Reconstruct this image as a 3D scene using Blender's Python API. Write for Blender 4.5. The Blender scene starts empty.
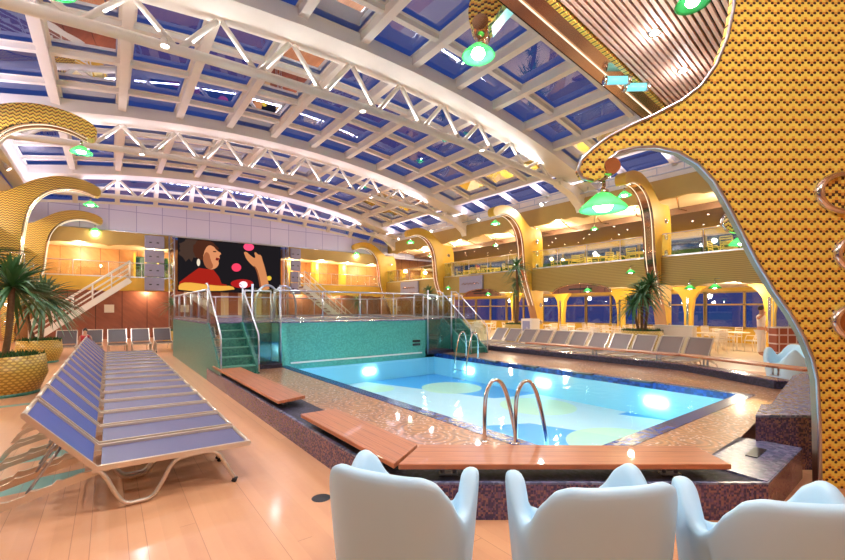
import bpy, bmesh, math, random
from mathutils import Vector, Matrix
random.seed(7)
C = bpy.context.scene.collection
PI = math.pi
# ------------------------------------------------------------ camera, world, exposure
S = bpy.context.scene
cam = bpy.data.cameras.new('camera'); co = bpy.data.objects.new('camera', cam); C.objects.link(co)
YAW = math.radians(37.3)
cam.sensor_width = 36; cam.lens = 412/845*36; cam.shift_y = 29/845; cam.clip_start = .05; cam.clip_end = 300
co.location = (0, 0, 1.7); co.rotation_euler = (PI/2, 0, -YAW)
S.camera = co
S.view_settings.view_transform = 'Standard'; S.view_settings.look = 'None'
S.view_settings.gamma = 1; S.view_settings.use_curve_mapping = False
S.view_settings.exposure = 0.2
W = bpy.data.worlds.new('dusk'); S.world = W; W.use_nodes = True
_bg = W.node_tree.nodes['Background']
_bg.inputs[0].default_value = (0.045, 0.095, 0.34, 1); _bg.inputs[1].default_value = 0.62
RT = Vector((math.cos(YAW), -math.sin(YAW), 0)); FW = Vector((math.sin(YAW), math.cos(YAW), 0))

def area(loc, sx, sy, power, col, rot, name='area_light'):
    l = bpy.data.lights.new(name, 'AREA'); l.shape = 'RECTANGLE'; l.size = sx; l.size_y = sy
    l.energy = power; l.color = col
    o = bpy.data.objects.new(name, l); C.objects.link(o); o.location = loc; o.rotation_euler = rot
    return o
def point(loc, power, col, r=.06, parent=None):
    l = bpy.data.lights.new('bulb_light', 'POINT'); l.energy = power; l.color = col; l.shadow_soft_size = r
    o = bpy.data.objects.new('bulb_light', l); C.objects.link(o); o.location = loc
    if parent: o.parent = parent
    return o
WARM = (1.0, .84, .56); WHITE = (.93, .94, 1.0); LAV = (.74, .70, 1.0)
# unseen fill strips added above both gallery roofs to brighten the glass roof
area((17.2, 13, 7.48), 28, .3, 300, LAV, (PI, 0, PI/2), 'roof_fill_light')
area((-2.6, 15, 7.48), 26, .3, 300, LAV, (PI, 0, PI/2), 'roof_fill_light')
# fill strips added over the truss bottom chords to brighten arches and roof
for _y, _p, _c in ((3.0, 120, WHITE), (11.1, 115, WHITE), (19.2, 140, (.86, .82, 1)), (27.3, 190, LAV)):
    area((7, _y, 8.02), 17, .12, _p, _c, (PI, 0, 0), 'truss_fill_light')

# ------------------------------------------------------------ materials
def V4(c): return (c[0], c[1], c[2], 1)
def srgb(r, g, b):
    f = lambda c: (c/255/12.92) if c/255 <= .04045 else ((c/255+.055)/1.055)**2.4
    return (f(r), f(g), f(b))
def newmat(name):
    m = bpy.data.materials.new(name); m.use_nodes = True
    nt = m.node_tree; b = nt.nodes['Principled BSDF']
    return m, nt, b
def mat(name, col, rough=.5, metal=0, noise=0, nscale=8, bump=0, emit=None, estr=0, coat=0):
    m, nt, b = newmat(name)
    b.inputs['Base Color'].default_value = V4(col); b.inputs['Roughness'].default_value = rough
    b.inputs['Metallic'].default_value = metal
    if coat: b.inputs['Coat Weight'].default_value = coat
    if emit: b.inputs['Emission Color'].default_value = V4(emit); b.inputs['Emission Strength'].default_value = estr
    if noise or bump:
        tc = nt.nodes.new('ShaderNodeTexCoord'); n = nt.nodes.new('ShaderNodeTexNoise'); n.inputs['Scale'].default_value = nscale
        n.inputs['Detail'].default_value = 4
        nt.links.new(tc.outputs['Object'], n.inputs['Vector'])
        if noise:
            r = nt.nodes.new('ShaderNodeMix'); r.data_type = 'RGBA'
            r.inputs[6].default_value = V4([c*(1-noise) for c in col]); r.inputs[7].default_value = V4([min(1, c*(1+noise)) for c in col])
            nt.links.new(n.outputs[0], r.inputs[0]); nt.links.new(r.outputs[2], b.inputs['Base Color'])
        if bump:
            bp = nt.nodes.new('ShaderNodeBump'); bp.inputs['Strength'].default_value = bump; bp.inputs['Distance'].default_value = .02
            nt.links.new(n.outputs[0], bp.inputs['Height']); nt.links.new(bp.outputs[0], b.inputs['Normal'])
    return m
class X:                                   # tiny expression builder for math nodes
    def __init__(s, nt, v): s.nt = nt; s.v = v
    def op(s, o, b=None, c=None):
        n = s.nt.nodes.new('ShaderNodeMath'); n.operation = o
        for i, q in enumerate((s, b, c)):
            if q is None: continue
            q = q.v if isinstance(q, X) else q
            if isinstance(q, (int, float)): n.inputs[i].default_value = q
            else: s.nt.links.new(q, n.inputs[i])
        return X(s.nt, n.outputs[0])
    def __add__(s, o): return s.op('ADD', o)
    def __sub__(s, o): return s.op('SUBTRACT', o)
    def __mul__(s, o): return s.op('MULTIPLY', o)
    def fl(s): return s.op('FLOOR')
    def fr(s): return s.op('FRACT')
    def mod(s, k): return s.op('FLOORED_MODULO', k)
    def lt(s, k): return s.op('LESS_THAN', k)
    def gt(s, k): return s.op('GREATER_THAN', k)
    def ab(s): return s.op('ABSOLUTE')
    def sin(s): return s.op('SINE')
def coords(nt, kind='Object'):
    tc = nt.nodes.new('ShaderNodeTexCoord'); sp = nt.nodes.new('ShaderNodeSeparateXYZ')
    nt.links.new(tc.outputs[kind], sp.inputs[0])
    return tc.outputs[kind], X(nt, sp.outputs[0]), X(nt, sp.outputs[1]), X(nt, sp.outputs[2])
def mixc(nt, f, a, b):
    n = nt.nodes.new('ShaderNodeMix'); n.data_type = 'RGBA'
    for i, q in ((0, f), (6, a), (7, b)):
        q = q.v if isinstance(q, X) else q
        if isinstance(q, (int, float)): n.inputs[i].default_value = q
        elif isinstance(q, (tuple, list)): n.inputs[i].default_value = V4(q)
        else: nt.links.new(q, n.inputs[i])
    return n.outputs[2]
def noise(nt, vec, scale, detail=2, out=0):
    n = nt.nodes.new('ShaderNodeTexNoise'); n.inputs['Scale'].default_value = scale; n.inputs['Detail'].default_value = detail
    if vec is not None: nt.links.new(vec, n.inputs['Vector'])
    return X(nt, n.outputs[out])
def combine(nt, a, b, c):
    n = nt.nodes.new('ShaderNodeCombineXYZ')
    for i, q in enumerate((a, b, c)):
        if isinstance(q, X): nt.links.new(q.v, n.inputs[i])
        else: n.inputs[i].default_value = q
    return n.outputs[0]
def white(nt, vec):
    n = nt.nodes.new('ShaderNodeTexWhiteNoise'); n.noise_dimensions = '3D'; nt.links.new(vec, n.inputs[0]); return X(nt, n.outputs[0])

def mosaic_tiles(name, cols, t, rough=.25, grout=(.05, .05, .05), dark=None, spec=.5):
    """small square random mosaic on any face"""
    m, nt, b = newmat(name)
    vec, x, y, z = coords(nt)
    q = 1/t
    xi, yi, zi = (x*q+.01).fl(), (y*q+.01).fl(), (z*q+.01).fl()
    r = white(nt, combine(nt, xi, yi, zi))
    ramp = nt.nodes.new('ShaderNodeValToRGB'); ramp.color_ramp.interpolation = 'CONSTANT'
    el = ramp.color_ramp.elements
    while len(el) < len(cols): el.new(.5)
    for i, c in enumerate(cols): el[i].position = i/len(cols); el[i].color = V4(c)
    nt.links.new(r.v, ramp.inputs[0])
    nt.links.new(ramp.outputs[0], b.inputs['Base Color']); b.inputs['Roughness'].default_value = rough
    return m
def zigzag(name, t, ax='x', c1=srgb(238, 218, 96), c2=srgb(222, 152, 60), cd=srgb(66, 32, 26), up='z', share=4):
    m, nt, b = newmat(name)
    vec, x, y, z = coords(nt)
    u = {'x': x, 'y': y}[ax]; v = z
    tx, tz = (t*1.22, t) if share == 4 else (t, t)
    i = (u*(1/tx)).fl(); k = i.mod(4); zig = (k-2).ab()*(.95 if share == 4 else .8)   # 2,1,0,1
    w_ = v*(1/tz)+zig; j = w_.fl().mod(4 if share == 4 else 3)
    fu = (u*(1/tx)).fr()-.5; fv = w_.fr()-.5
    r2 = (fu*fu+fv*fv).lt(.3)
    dark = j.lt(.5)*r2 if share == 4 else j.lt(.5)
    rn = white(nt, combine(nt, i, (v*(1/t)).fl(), 0))
    base = mixc(nt, (j.op('COMPARE', 1, .4)*.75+rn*.25), c1, c2)
    nt.links.new(mixc(nt, dark, base, cd), b.inputs['Base Color'])
    b.inputs['Roughness'].default_value = .3
    return m
def stripes(name, c1, c2, per, axis='z', duty=.5, rough=.5, wav=0):
    m, nt, b = newmat(name)
    vec, x, y, z = coords(nt); a = {'x': x, 'y': y, 'z': z}[axis]
    if wav: a = a + (y*wav).sin()*.01
    f = (a*(1/per)).fr().lt(duty)
    nt.links.new(mixc(nt, f, c1, c2), b.inputs['Base Color']); b.inputs['Roughness'].default_value = rough
    return m
def glass(name, tint=(1, 1, 1), refl=.12, rough=.02, wob=0, gloss=(1, 1, 1), wscale=1.5, k=.75):
    m = bpy.data.materials.new(name); m.use_nodes = True; nt = m.node_tree
    for n in list(nt.nodes): nt.nodes.remove(n)
    out = nt.nodes.new('ShaderNodeOutputMaterial'); tr = nt.nodes.new('ShaderNodeBsdfTransparent'); gl = nt.nodes.new('ShaderNodeBsdfGlossy')
    mx = nt.nodes.new('ShaderNodeMixShader'); lw = nt.nodes.new('ShaderNodeLayerWeight')
    tr.inputs[0].default_value = V4(tint); gl.inputs['Roughness'].default_value = rough; gl.inputs[0].default_value = V4(gloss)
    lw.inputs[0].default_value = .25
    f = X(nt, lw.outputs['Fresnel'])*k+refl
    nt.links.new(f.v, mx.inputs[0]); nt.links.new(tr.outputs[0], mx.inputs[1]); nt.links.new(gl.outputs[0], mx.inputs[2])
    nt.links.new(mx.outputs[0], out.inputs[0])
    if wob:
        tc = nt.nodes.new('ShaderNodeTexCoord')
        n = noise(nt, tc.outputs['Object'], wscale, 2); bp = nt.nodes.new('ShaderNodeBump'); bp.inputs['Strength'].default_value = wob; bp.inputs['Distance'].default_value = .05
        nt.links.new(n.v, bp.inputs['Height']); nt.links.new(bp.outputs[0], gl.inputs['Normal']); 
    return m
def emis(name, col, s):
    m = bpy.data.materials.new(name); m.use_nodes = True; nt = m.node_tree
    for n in list(nt.nodes): nt.nodes.remove(n)
    o = nt.nodes.new('ShaderNodeOutputMaterial'); e = nt.nodes.new('ShaderNodeEmission'); e.inputs[0].default_value = V4(col); e.inputs[1].default_value = s
    nt.links.new(e.outputs[0], o.inputs[0]); return m

def deck_mat():
    m, nt, b = newmat('deck_planks')
    vec, x, y, z = coords(nt)
    w = .11
    xi = (x*(1/w)).fl(); off = white(nt, combine(nt, xi, 0, 0))
    yi = (y*(1/3.7)+off).fl()
    r = white(nt, combine(nt, xi, yi, 0))
    n = noise(nt, combine(nt, x*4, y*.5, 0), 2.2, 4)
    big = noise(nt, vec, .35, 2)
    c = mixc(nt, r, srgb(204, 140, 102), srgb(220, 158, 116))
    c = mixc(nt, n*.55, c, srgb(234, 184, 134))
    # teal inlay bands in the deck at the left
    t = ((y - (x*1.3).sin()*.12 - 5.55).ab().lt(.17) + (y - (x*1.1).sin()*.1 - 6.5).ab().lt(.14)) * x.lt(-.2)
    t2 = (y - (x*.8).sin()*.3 - 10.4).ab().lt(.10) * x.lt(-.2)
    c = mixc(nt, (t+t2).op('MINIMUM', 1), c, srgb(120, 172, 160))
    seam = ((x*(1/w)).fr().lt(.045) * r.gt(.55) + (y*(1/3.7)+off).fr().lt(.0015)).op('MINIMUM', 1)
    c = mixc(nt, seam*.55, c, srgb(150, 84, 60))
    nt.links.new(c, b.inputs['Base Color'])
    b.inputs['Roughness'].default_value = .33; b.inputs['Coat Weight'].default_value = .25; b.inputs['Coat Roughness'].default_value = .12
    bp = nt.nodes.new('ShaderNodeBump'); bp.inputs['Strength'].default_value = .12; bp.inputs['Distance'].default_value = .02
    nt.links.new(noise(nt, vec, 9, 3).v, bp.inputs['Height']); nt.links.new(bp.outputs[0], b.inputs['Normal'])
    return m
def scale_mat():
    m, nt, b = newmat('fish_scale_mosaic')
    vec, x, y, z = coords(nt)
    v = nt.nodes.new('ShaderNodeTexVoronoi'); v.inputs['Scale'].default_value = 1.9; v.inputs['Randomness'].default_value = .6
    nt.links.new(vec, v.inputs['Vector'])
    d = X(nt, v.outputs['Distance'])
    ring = ((d*46).sin()*.5+.5)
    tile = white(nt, combine(nt, (x*45).fl(), (y*45).fl(), 0))
    c = mixc(nt, ring.op('MULTIPLY', .7), srgb(188, 124, 80), srgb(82, 50, 42))
    c = mixc(nt, (tile*.35), c, srgb(206, 150, 104))
    c = mixc(nt, tile.gt(.93)*.8, c, srgb(230, 200, 190))
    nt.links.new(c, b.inputs['Base Color'])
    b.inputs['Roughness'].default_value = .35; b.inputs['Coat Weight'].default_value = .7; b.inputs['Coat Roughness'].default_value = .04
    bp = nt.nodes.new('ShaderNodeBump'); bp.inputs['Strength'].default_value = .12; bp.inputs['Distance'].default_value = .01
    nt.links.new(ring.v, bp.inputs['Height']); nt.links.new(bp.outputs[0], b.inputs['Normal'])
    return m
def pool_floor_mat():
    m, nt, b = newmat('pool_floor_tiles')
    vec, x, y, z = coords(nt)
    x, y = x+6, y+6
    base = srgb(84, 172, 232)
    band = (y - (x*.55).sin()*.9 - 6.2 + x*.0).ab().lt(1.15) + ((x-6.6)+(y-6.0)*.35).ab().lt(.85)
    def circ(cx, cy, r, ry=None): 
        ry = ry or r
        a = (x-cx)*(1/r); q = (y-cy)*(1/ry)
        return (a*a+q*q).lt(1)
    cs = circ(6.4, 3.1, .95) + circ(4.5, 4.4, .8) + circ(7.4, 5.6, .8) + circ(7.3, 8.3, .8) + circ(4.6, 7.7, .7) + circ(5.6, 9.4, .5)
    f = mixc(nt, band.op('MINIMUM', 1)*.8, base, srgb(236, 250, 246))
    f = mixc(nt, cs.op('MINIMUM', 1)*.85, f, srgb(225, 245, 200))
    nt.links.new(f, b.inputs['Base Color']); b.inputs['Roughness'].default_value = .5
    return m
def weave(name, col, c2, s=240):
    m, nt, b = newmat(name)
    vec, x, y, z = coords(nt)
    f = ((x*s).sin()*(y*s).sin())*.5+.5
    nt.links.new(mixc(nt, f, col, c2), b.inputs['Base Color']); b.inputs['Roughness'].default_value = .42
    return m
def honey(name):
    m, nt, b = newmat(name)
    vec, x, y, z = coords(nt)
    ang = y.op('ARCTAN2', x)
    u = ang*(20/PI); v = z*19
    row = v.fl(); uu = (u+row.mod(2)*.5).fr()-.5; vv = v.fr()-.5
    d = (uu*uu+vv*vv)
    f = d.lt(.12)
    nt.links.new(mixc(nt, f, srgb(172, 134, 54), srgb(222, 188, 88)), b.inputs['Base Color']); b.inputs['Roughness'].default_value = .35
    return m
def panelgrid(name, c1, cl, px, pz, lw=.02, axis='x', rough=.5):
    m, nt, b = newmat(name)
    vec, x, y, z = coords(nt); a = x if axis == 'x' else y
    f = ((a*(1/px)).fr().lt(lw/px) + (z*(1/pz)).fr().lt(lw/pz)).op('MINIMUM', 1)
    r = white(nt, combine(nt, (a*(1/px)).fl(), (z*(1/pz)).fl(), 0))
    c = mixc(nt, r*.35, c1, [q*.7 for q in c1])
    nt.links.new(mixc(nt, f, c, cl), b.inputs['Base Color']); b.inputs['Roughness'].default_value = rough
    return m
def wood_panel(name, c1, c2, px, rough=.4):
    m, nt, b = newmat(name)
    vec, x, y, z = coords(nt)
    a = x+y
    i = (a*(1/px)).fl(); 
    g = noise(nt, combine(nt, (a+i*3.7)*1.2 + z*1.1*1, z*.6, i), 3.2, 4)
    c = mixc(nt, g, c1, c2)
    f = (a*(1/px)).fr().lt(.03)
    nt.links.new(mixc(nt, f, c, [q*.4 for q in c1]), b.inputs['Base Color']); b.inputs['Roughness'].default_value = rough
    return m
def bench_wood():
    m, nt, b = newmat('bench_teak')
    vec, x, y, z = coords(nt)
    n = noise(nt, combine(nt, x*2, y*40, 0), 1.3, 5)
    c = mixc(nt, n, srgb(136, 70, 44), srgb(205, 128, 84))
    f = (y*(1/.115)+.5).fr().lt(.05)
    nt.links.new(mixc(nt, f*.7, c, srgb(80, 40, 26)), b.inputs['Base Color'])
    b.inputs['Roughness'].default_value = .4; b.inputs['Coat Weight'].default_value = .2
    return m

M = {}
M['deck'] = deck_mat()
M['scale'] = scale_mat()
M['poolfloor'] = pool_floor_mat()
M['poolwall'] = mat('pool_wall_tiles', srgb(150, 215, 235), .4)
M['navy'] = mosaic_tiles('navy_tiles', [srgb(20, 45, 110), srgb(30, 65, 140), srgb(16, 32, 84)], .05)
M['water'] = glass('water', (.86, .98, 1), .0, .02, .12, wscale=4, k=.26)
M['plinth'] = mosaic_tiles('brown_mosaic', [srgb(120, 84, 98), srgb(80, 60, 92), srgb(138, 98, 100), srgb(68, 56, 84), srgb(106, 80, 114), srgb(62, 54, 88)], .016)
M['ledge'] = mosaic_tiles('dark_ledge_tiles', [srgb(40, 34, 52), srgb(52, 46, 70), srgb(30, 26, 40)], .03, .6)
M['greytile'] = mosaic_tiles('grey_blue_tiles', [srgb(96, 100, 130), srgb(120, 124, 150), srgb(80, 84, 112), srgb(110, 104, 136)], .035, .25)
M['coping'] = mat('coping_strip', srgb(190, 150, 120), .35)
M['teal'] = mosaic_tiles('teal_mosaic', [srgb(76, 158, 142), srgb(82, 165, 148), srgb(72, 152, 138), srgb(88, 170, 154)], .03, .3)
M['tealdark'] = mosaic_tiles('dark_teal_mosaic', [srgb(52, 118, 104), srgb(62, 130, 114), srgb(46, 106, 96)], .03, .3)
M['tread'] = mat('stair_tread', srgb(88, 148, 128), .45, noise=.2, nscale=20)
M['chrome'] = mat('chrome', (.78, .76, .74), .12, 1)
M['steel'] = mat('brushed_steel', (.52, .54, .60), .28, 1)
M['cyan'] = glass('cyan_glass', (.45, .85, .9), .3, .1)
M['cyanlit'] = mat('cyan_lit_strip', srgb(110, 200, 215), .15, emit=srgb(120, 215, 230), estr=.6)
M['goldtrim'] = mat('bronze_mirror', srgb(190, 150, 120), .15, 1)
M['bronze'] = mat('dull_bronze', srgb(170, 140, 118), .38, 1)
M['zig'] = zigzag('zigzag_gold_mosaic', .0235)
M['zigs'] = zigzag('fine_zigzag_gold_mosaic', .03, share=0)
M['yellow'] = mat('yellow_enamel', srgb(222, 176, 58), .4, noise=.12, nscale=3)
M['yellowdk'] = stripes('olive_gold_ribbed_panel', srgb(178, 148, 74), srgb(146, 118, 56), .07, 'z', .35)
M['olive'] = mat('olive_gold_panel', srgb(178, 146, 78), .5, noise=.1, nscale=2)
M['white'] = mat('white_paint', srgb(226, 222, 214), .45)
M['cream'] = mat('cream_steel_paint', srgb(232, 224, 210), .4, noise=.05, nscale=3)
M['roofglass'] = glass('roof_glass', (.62, .72, .95), .20, .015, .06, gloss=(.8, .85, 1), wscale=.8)
M['glass'] = glass('balustrade_glass', (.9, .97, .96), .06, .01)
M['nightglass'] = glass('window_glass', (.55, .6, .75), .06, .02)
M['greenglass'] = glass('green_glass', (.35, .75, .5), .15, .02)
M['lavpanel'] = panelgrid('lavender_wall_panel', srgb(218, 216, 244), srgb(160, 158, 206), 1.25, 1.2, .035)
M['greypanel'] = mat('grey_lavender_panel', srgb(150, 148, 176), .4, noise=.1)
M['woodpanel'] = wood_panel('warm_wood_panel', srgb(166, 104, 58), srgb(214, 156, 96), .9)
M['darkwood'] = wood_panel('brown_wood_panel', srgb(116, 66, 52), srgb(160, 96, 72), 1.2)
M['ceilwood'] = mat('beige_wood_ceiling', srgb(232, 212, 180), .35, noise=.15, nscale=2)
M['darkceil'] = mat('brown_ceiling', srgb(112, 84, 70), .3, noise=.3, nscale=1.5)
M['black'] = mat('black_metal', (.012, .012, .015), .4)
M['rubber'] = mat('black_rubber', (.02, .02, .02), .7)
M['slat'] = mat('peach_slat', srgb(232, 190, 168), .45)
M['lampgreen'] = mat('green_lamp_glass', srgb(80, 190, 140), .15, emit=srgb(70, 200, 140), estr=.35)
M['bulb'] = emis('lit_bulb', (1, 1, .88), 14)
def lampglass():
    m = bpy.data.materials.new('green_lamp_glass'); m.use_nodes = True; nt = m.node_tree
    for n in list(nt.nodes): nt.nodes.remove(n)
    N_ = nt.nodes.new; o = N_('ShaderNodeOutputMaterial'); a = N_('ShaderNodeBsdfTranslucent'); b = N_('ShaderNodeBsdfTransparent'); g = N_('ShaderNodeBsdfPrincipled')
    a.inputs[0].default_value = V4(srgb(110, 205, 130)); b.inputs[0].default_value = V4(srgb(160, 225, 165)); g.inputs['Base Color'].default_value = V4(srgb(66, 165, 104)); g.inputs['Roughness'].default_value = .15
    m1 = N_('ShaderNodeMixShader'); m1.inputs[0].default_value = .35; m2 = N_('ShaderNodeMixShader'); m2.inputs[0].default_value = .35
    nt.links.new(a.outputs[0], m1.inputs[1]); nt.links.new(b.outputs[0], m1.inputs[2]); nt.links.new(m1.outputs[0], m2.inputs[1]); nt.links.new(g.outputs[0], m2.inputs[2]); nt.links.new(m2.outputs[0], o.inputs[0])
    return m
M['lampgreen'] = lampglass()
M['downlight'] = emis('lit_downlight', (1, .92, .8), 12)
M['ledstrip'] = emis('lit_led_strip', (1, .85, .6), 1.3)
M['chairwhite'] = mat('pale_moulded_plastic', srgb(196, 232, 252), .42)
M['teak'] = bench_wood()
M['bluemesh'] = weave('blue_grey_mesh', srgb(54, 72, 142), srgb(78, 94, 166))
M['sheenmesh'] = weave('sheened_blue_mesh', srgb(76, 76, 112), srgb(102, 100, 134))  # same blue fabric, with the flat beds' reflected light put into the colour
M['brownmesh'] = weave('brown_mesh', srgb(120, 100, 92), srgb(146, 126, 114))
M['darkmesh'] = weave('dark_brown_mesh', srgb(60, 42, 36), srgb(80, 58, 50))
M['alu'] = mat('champagne_aluminium', srgb(212, 196, 176), .28, .55)
M['creamfab'] = mat('cream_towel', srgb(232, 214, 170), .8)
M['leaf'] = mat('palm_leaf', srgb(66, 110, 62), .45, noise=.5, nscale=6)
M['leaf2'] = mat('pale_palm_leaf', srgb(96, 128, 96), .45, noise=.5, nscale=6)
M['moss'] = mat('low_foliage', srgb(46, 84, 36), .8, noise=.6, nscale=25)
M['trunk'] = mat('palm_trunk', srgb(110, 80, 52), .8, noise=.4, nscale=20, bump=.6)
M['honey'] = honey('honeycomb_planter')
M['whitefurn'] = mat('white_furniture', srgb(240, 226, 208), .4)
M['yelfurn'] = mat('yellow_furniture', srgb(236, 208, 96), .4)
M['brick'] = panelgrid('terracotta_tiles', srgb(166, 84, 62), srgb(226, 206, 200), .28, .28, .045, 'x')
M['skin'] = mat('skin', srgb(196, 140, 110), .5)
M['hair'] = mat('dark_hair', srgb(40, 26, 20), .6)
M['clothw'] = mat('white_cloth', srgb(236, 224, 216), .7)
M['red'] = mat('red_cloth', srgb(180, 40, 50), .7)

# ------------------------------------------------------------ mesh helpers
class MB:
    def __init__(s): s.v = []; s.f = []; s.sm = []
    def add(s, vs, fs, smooth=False, mx=None):
        o = len(s.v)
        for p in vs:
            p = Vector(p); s.v.append(mx @ p if mx else p)
        for f in fs: s.f.append([i+o for i in f]); s.sm.append(smooth)
        return s
    def box(s, c, d, rz=0, mx=None):
        hx, hy, hz = d[0]/2, d[1]/2, d[2]/2
        R = Matrix.Translation(Vector(c)) @ Matrix.Rotation(rz, 4, 'Z')
        if mx: R = mx @ R
        vs = [(x, y, z) for x in (-hx, hx) for y in (-hy, hy) for z in (-hz, hz)]
        return s.add(vs, [(0, 1, 3, 2), (4, 6, 7, 5), (0, 4, 5, 1), (2, 3, 7, 6), (0, 2, 6, 4), (1, 5, 7, 3)], False, R)
    def bb(s, x0, x1, y0, y1, z0, z1): return s.box(((x0+x1)/2, (y0+y1)/2, (z0+z1)/2), (abs(x1-x0), abs(y1-y0), abs(z1-z0)))
    def tube(s, pts, r, n=8, closed=False, caps=True, w=None):
        pts = [Vector(p) for p in pts]; m = len(pts); rs = r if isinstance(r, (list, tuple)) else [r]*m
        vs = []; up = None
        for i, p in enumerate(pts):
            if closed: t = (pts[(i+1) % m]-pts[i-1])
            else: t = pts[min(i+1, m-1)]-pts[max(i-1, 0)]
            t.normalize()
            if up is None:
                up = Vector((0, 0, 1)) if abs(t.z) < .9 else Vector((1, 0, 0))
            a = up-t*up.dot(t)
            if a.length < 1e-4: a = Vector((0, 1, 0))-t*t.y
            a.normalize(); up = a; b = t.cross(a)
            for k in range(n):
                q = 2*PI*k/n
                vs.append(p+(a*math.cos(q)*(w or 1)+b*math.sin(q))*rs[i])
        fs = []
        for i in range(m if closed else m-1):
            j = (i+1) % m
            for k in range(n): fs.append((i*n+k, i*n+(k+1) % n, j*n+(k+1) % n, j*n+k))
        s.add(vs, fs, True)
        if caps and not closed:
            o = len(s.v)-len(vs)
            s.f.append([o+k for k in range(n)][::-1]); s.sm.append(False)
            s.f.append([o+(m-1)*n+k for k in range(n)]); s.sm.append(False)
        return s
    def beam(s, a, b, w, h):
        a = Vector(a); b = Vector(b); t = (b-a).normalized()
        up = Vector((0, 0, 1)) if abs(t.z) < .95 else Vector((1, 0, 0))
        sd = t.cross(up).normalized(); up = sd.cross(t)
        vs = [p+sd*x*w/2+up*y*h/2 for p in (a, b) for x, y in ((-1, -1), (1, -1), (1, 1), (-1, 1))]
        return s.add(vs, [(0, 1, 2, 3), (7, 6, 5, 4), (0, 4, 5, 1), (1, 5, 6, 2), (2, 6, 7, 3), (3, 7, 4, 0)])
    def lathe(s, prof, c=(0, 0, 0), n=24, mx=None):
        vs = []; fs = []
        for r, z in prof:
            for k in range(n):
                q = 2*PI*k/n; vs.append((c[0]+r*math.cos(q), c[1]+r*math.sin(q), c[2]+z))
        for i in range(len(prof)-1):
            for k in range(n): fs.append((i*n+k, i*n+(k+1) % n, (i+1)*n+(k+1) % n, (i+1)*n+k))
        s.add(vs, fs, True, mx)
        return s
    def prism(s, poly, o, u, v, d):
        """polygon (a,b) in plane o+a*u+b*v extruded along vector d"""
        o = Vector(o); u = Vector(u); v = Vector(v); d = Vector(d); n = len(poly)
        vs = [o+u*a+v*b for a, b in poly]+[o+u*a+v*b+d for a, b in poly]
        k = len(s.v); s.add(vs, [])
        s.f.append([k+i for i in range(n)]); s.sm.append(False)
        s.f.append([k+n+i for i in range(n)][::-1]); s.sm.append(False)
        for i in range(n):
            j = (i+1) % n; s.f.append([k+i, k+n+i, k+n+j, k+j]); s.sm.append(False)
        return s
    def build(s, name, m, parent=None, bevel=0, subd=0, world=True):
        off = Vector((0, 0, 0))
        if parent and world:
            p = parent
            while p: off += p.location; p = p.parent
        me = bpy.data.meshes.new(name)
        me.from_pydata([tuple(p-off) for p in s.v], [], s.f); 
        me.polygons.foreach_set('use_smooth', s.sm)
        me.materials.append(M[m] if isinstance(m, str) else m)
        bm = bmesh.new(); bm.from_mesh(me); bmesh.ops.recalc_face_normals(bm, faces=bm.faces); bm.to_mesh(me); bm.free()
        me.update()
        o = bpy.data.objects.new(name, me); C.objects.link(o)
        if parent: o.parent = parent
        if bevel:
            b = o.modifiers.new('b', 'BEVEL'); b.width = bevel; b.segments = 2; b.limit_method = 'ANGLE'
        if subd:
            b = o.modifiers.new('s', 'SUBSURF'); b.levels = subd; b.render_levels = subd
        return o
def tag(o, label, cat, group=None, kind=None):
    o['label'] = label; o['category'] = cat
    if group: o['group'] = group
    if kind: o['kind'] = kind
    return o
def thing(name, label, cat, loc=(0, 0, 0), group=None, rz=0):
    o = bpy.data.objects.new(name, None); C.objects.link(o); o.location = loc; o.rotation_euler[2] = rz
    return tag(o, label, cat, group)
def struct(name, mb, m, parent=None, **k):
    o = mb.build(name, m, parent, **k)
    if not parent: o['kind'] = 'structure'
    return o
KIDS = {}
def copy_tree(o, parent=None):
    c = o.copy(); C.objects.link(c)
    if parent: c.parent = parent
    for ch in list(o.children): copy_tree(ch, c)
    return c
def dup(root, loc, rz=0, label=None, group=None):
    c = copy_tree(root); c.location = loc; c.rotation_euler[2] = rz
    if label: c['label'] = label
    if group: c['group'] = group
    return c
ORD = ['nearest', 'second nearest', 'third nearest', 'fourth nearest', 'fifth nearest', 'sixth nearest', 'seventh nearest', 'eighth nearest', 'ninth nearest', 'tenth nearest', 'eleventh nearest', 'twelfth nearest', 'thirteenth nearest', 'fourteenth nearest', 'fifteenth nearest', 'sixteenth nearest']
NTH = ['first', 'second', 'third', 'fourth', 'fifth', 'sixth', 'seventh', 'eighth', 'ninth', 'tenth', 'eleventh', 'twelfth', 'thirteenth', 'fourteenth']
def smooth_poly(pts, it=2, closed=True):
    for _ in range(it):
        q = []
        n = len(pts)
        for i in range(n if closed else n-1):
            a = pts[i]; b = pts[(i+1) % n]
            q.append(tuple(a[k]*.75+b[k]*.25 for k in range(len(a)))); q.append(tuple(a[k]*.25+b[k]*.75 for k in range(len(a))))
        if not closed: q = [pts[0]]+q+[pts[-1]]
        pts = q
    return pts

# ------------------------------------------------------------ floor
b = MB()
fx0, fx1, fy0, fy1 = -11, 27, -5, 33
hole = (2.3, 10.2, 1.6, 10.4)       # pool well
hx0, hx1, hy0, hy1 = 3.5, 8.5, 2.2, 10.5
b.bb(fx0, hx0, fy0, fy1, -.3, 0); b.bb(hx1, fx1, fy0, fy1, -.3, 0); b.bb(hx0, hx1, fy0, hy0, -.3, 0); b.bb(hx0, hx1, hy1, fy1, -.3, 0)
struct('floor', b, 'deck')

b = MB(); b.bb(14.0, 25, -2, 28, -.02, .004); struct('floor', b, mat('cream_restaurant_floor', srgb(240, 218, 184), .35, noise=.06, nscale=1))
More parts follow.
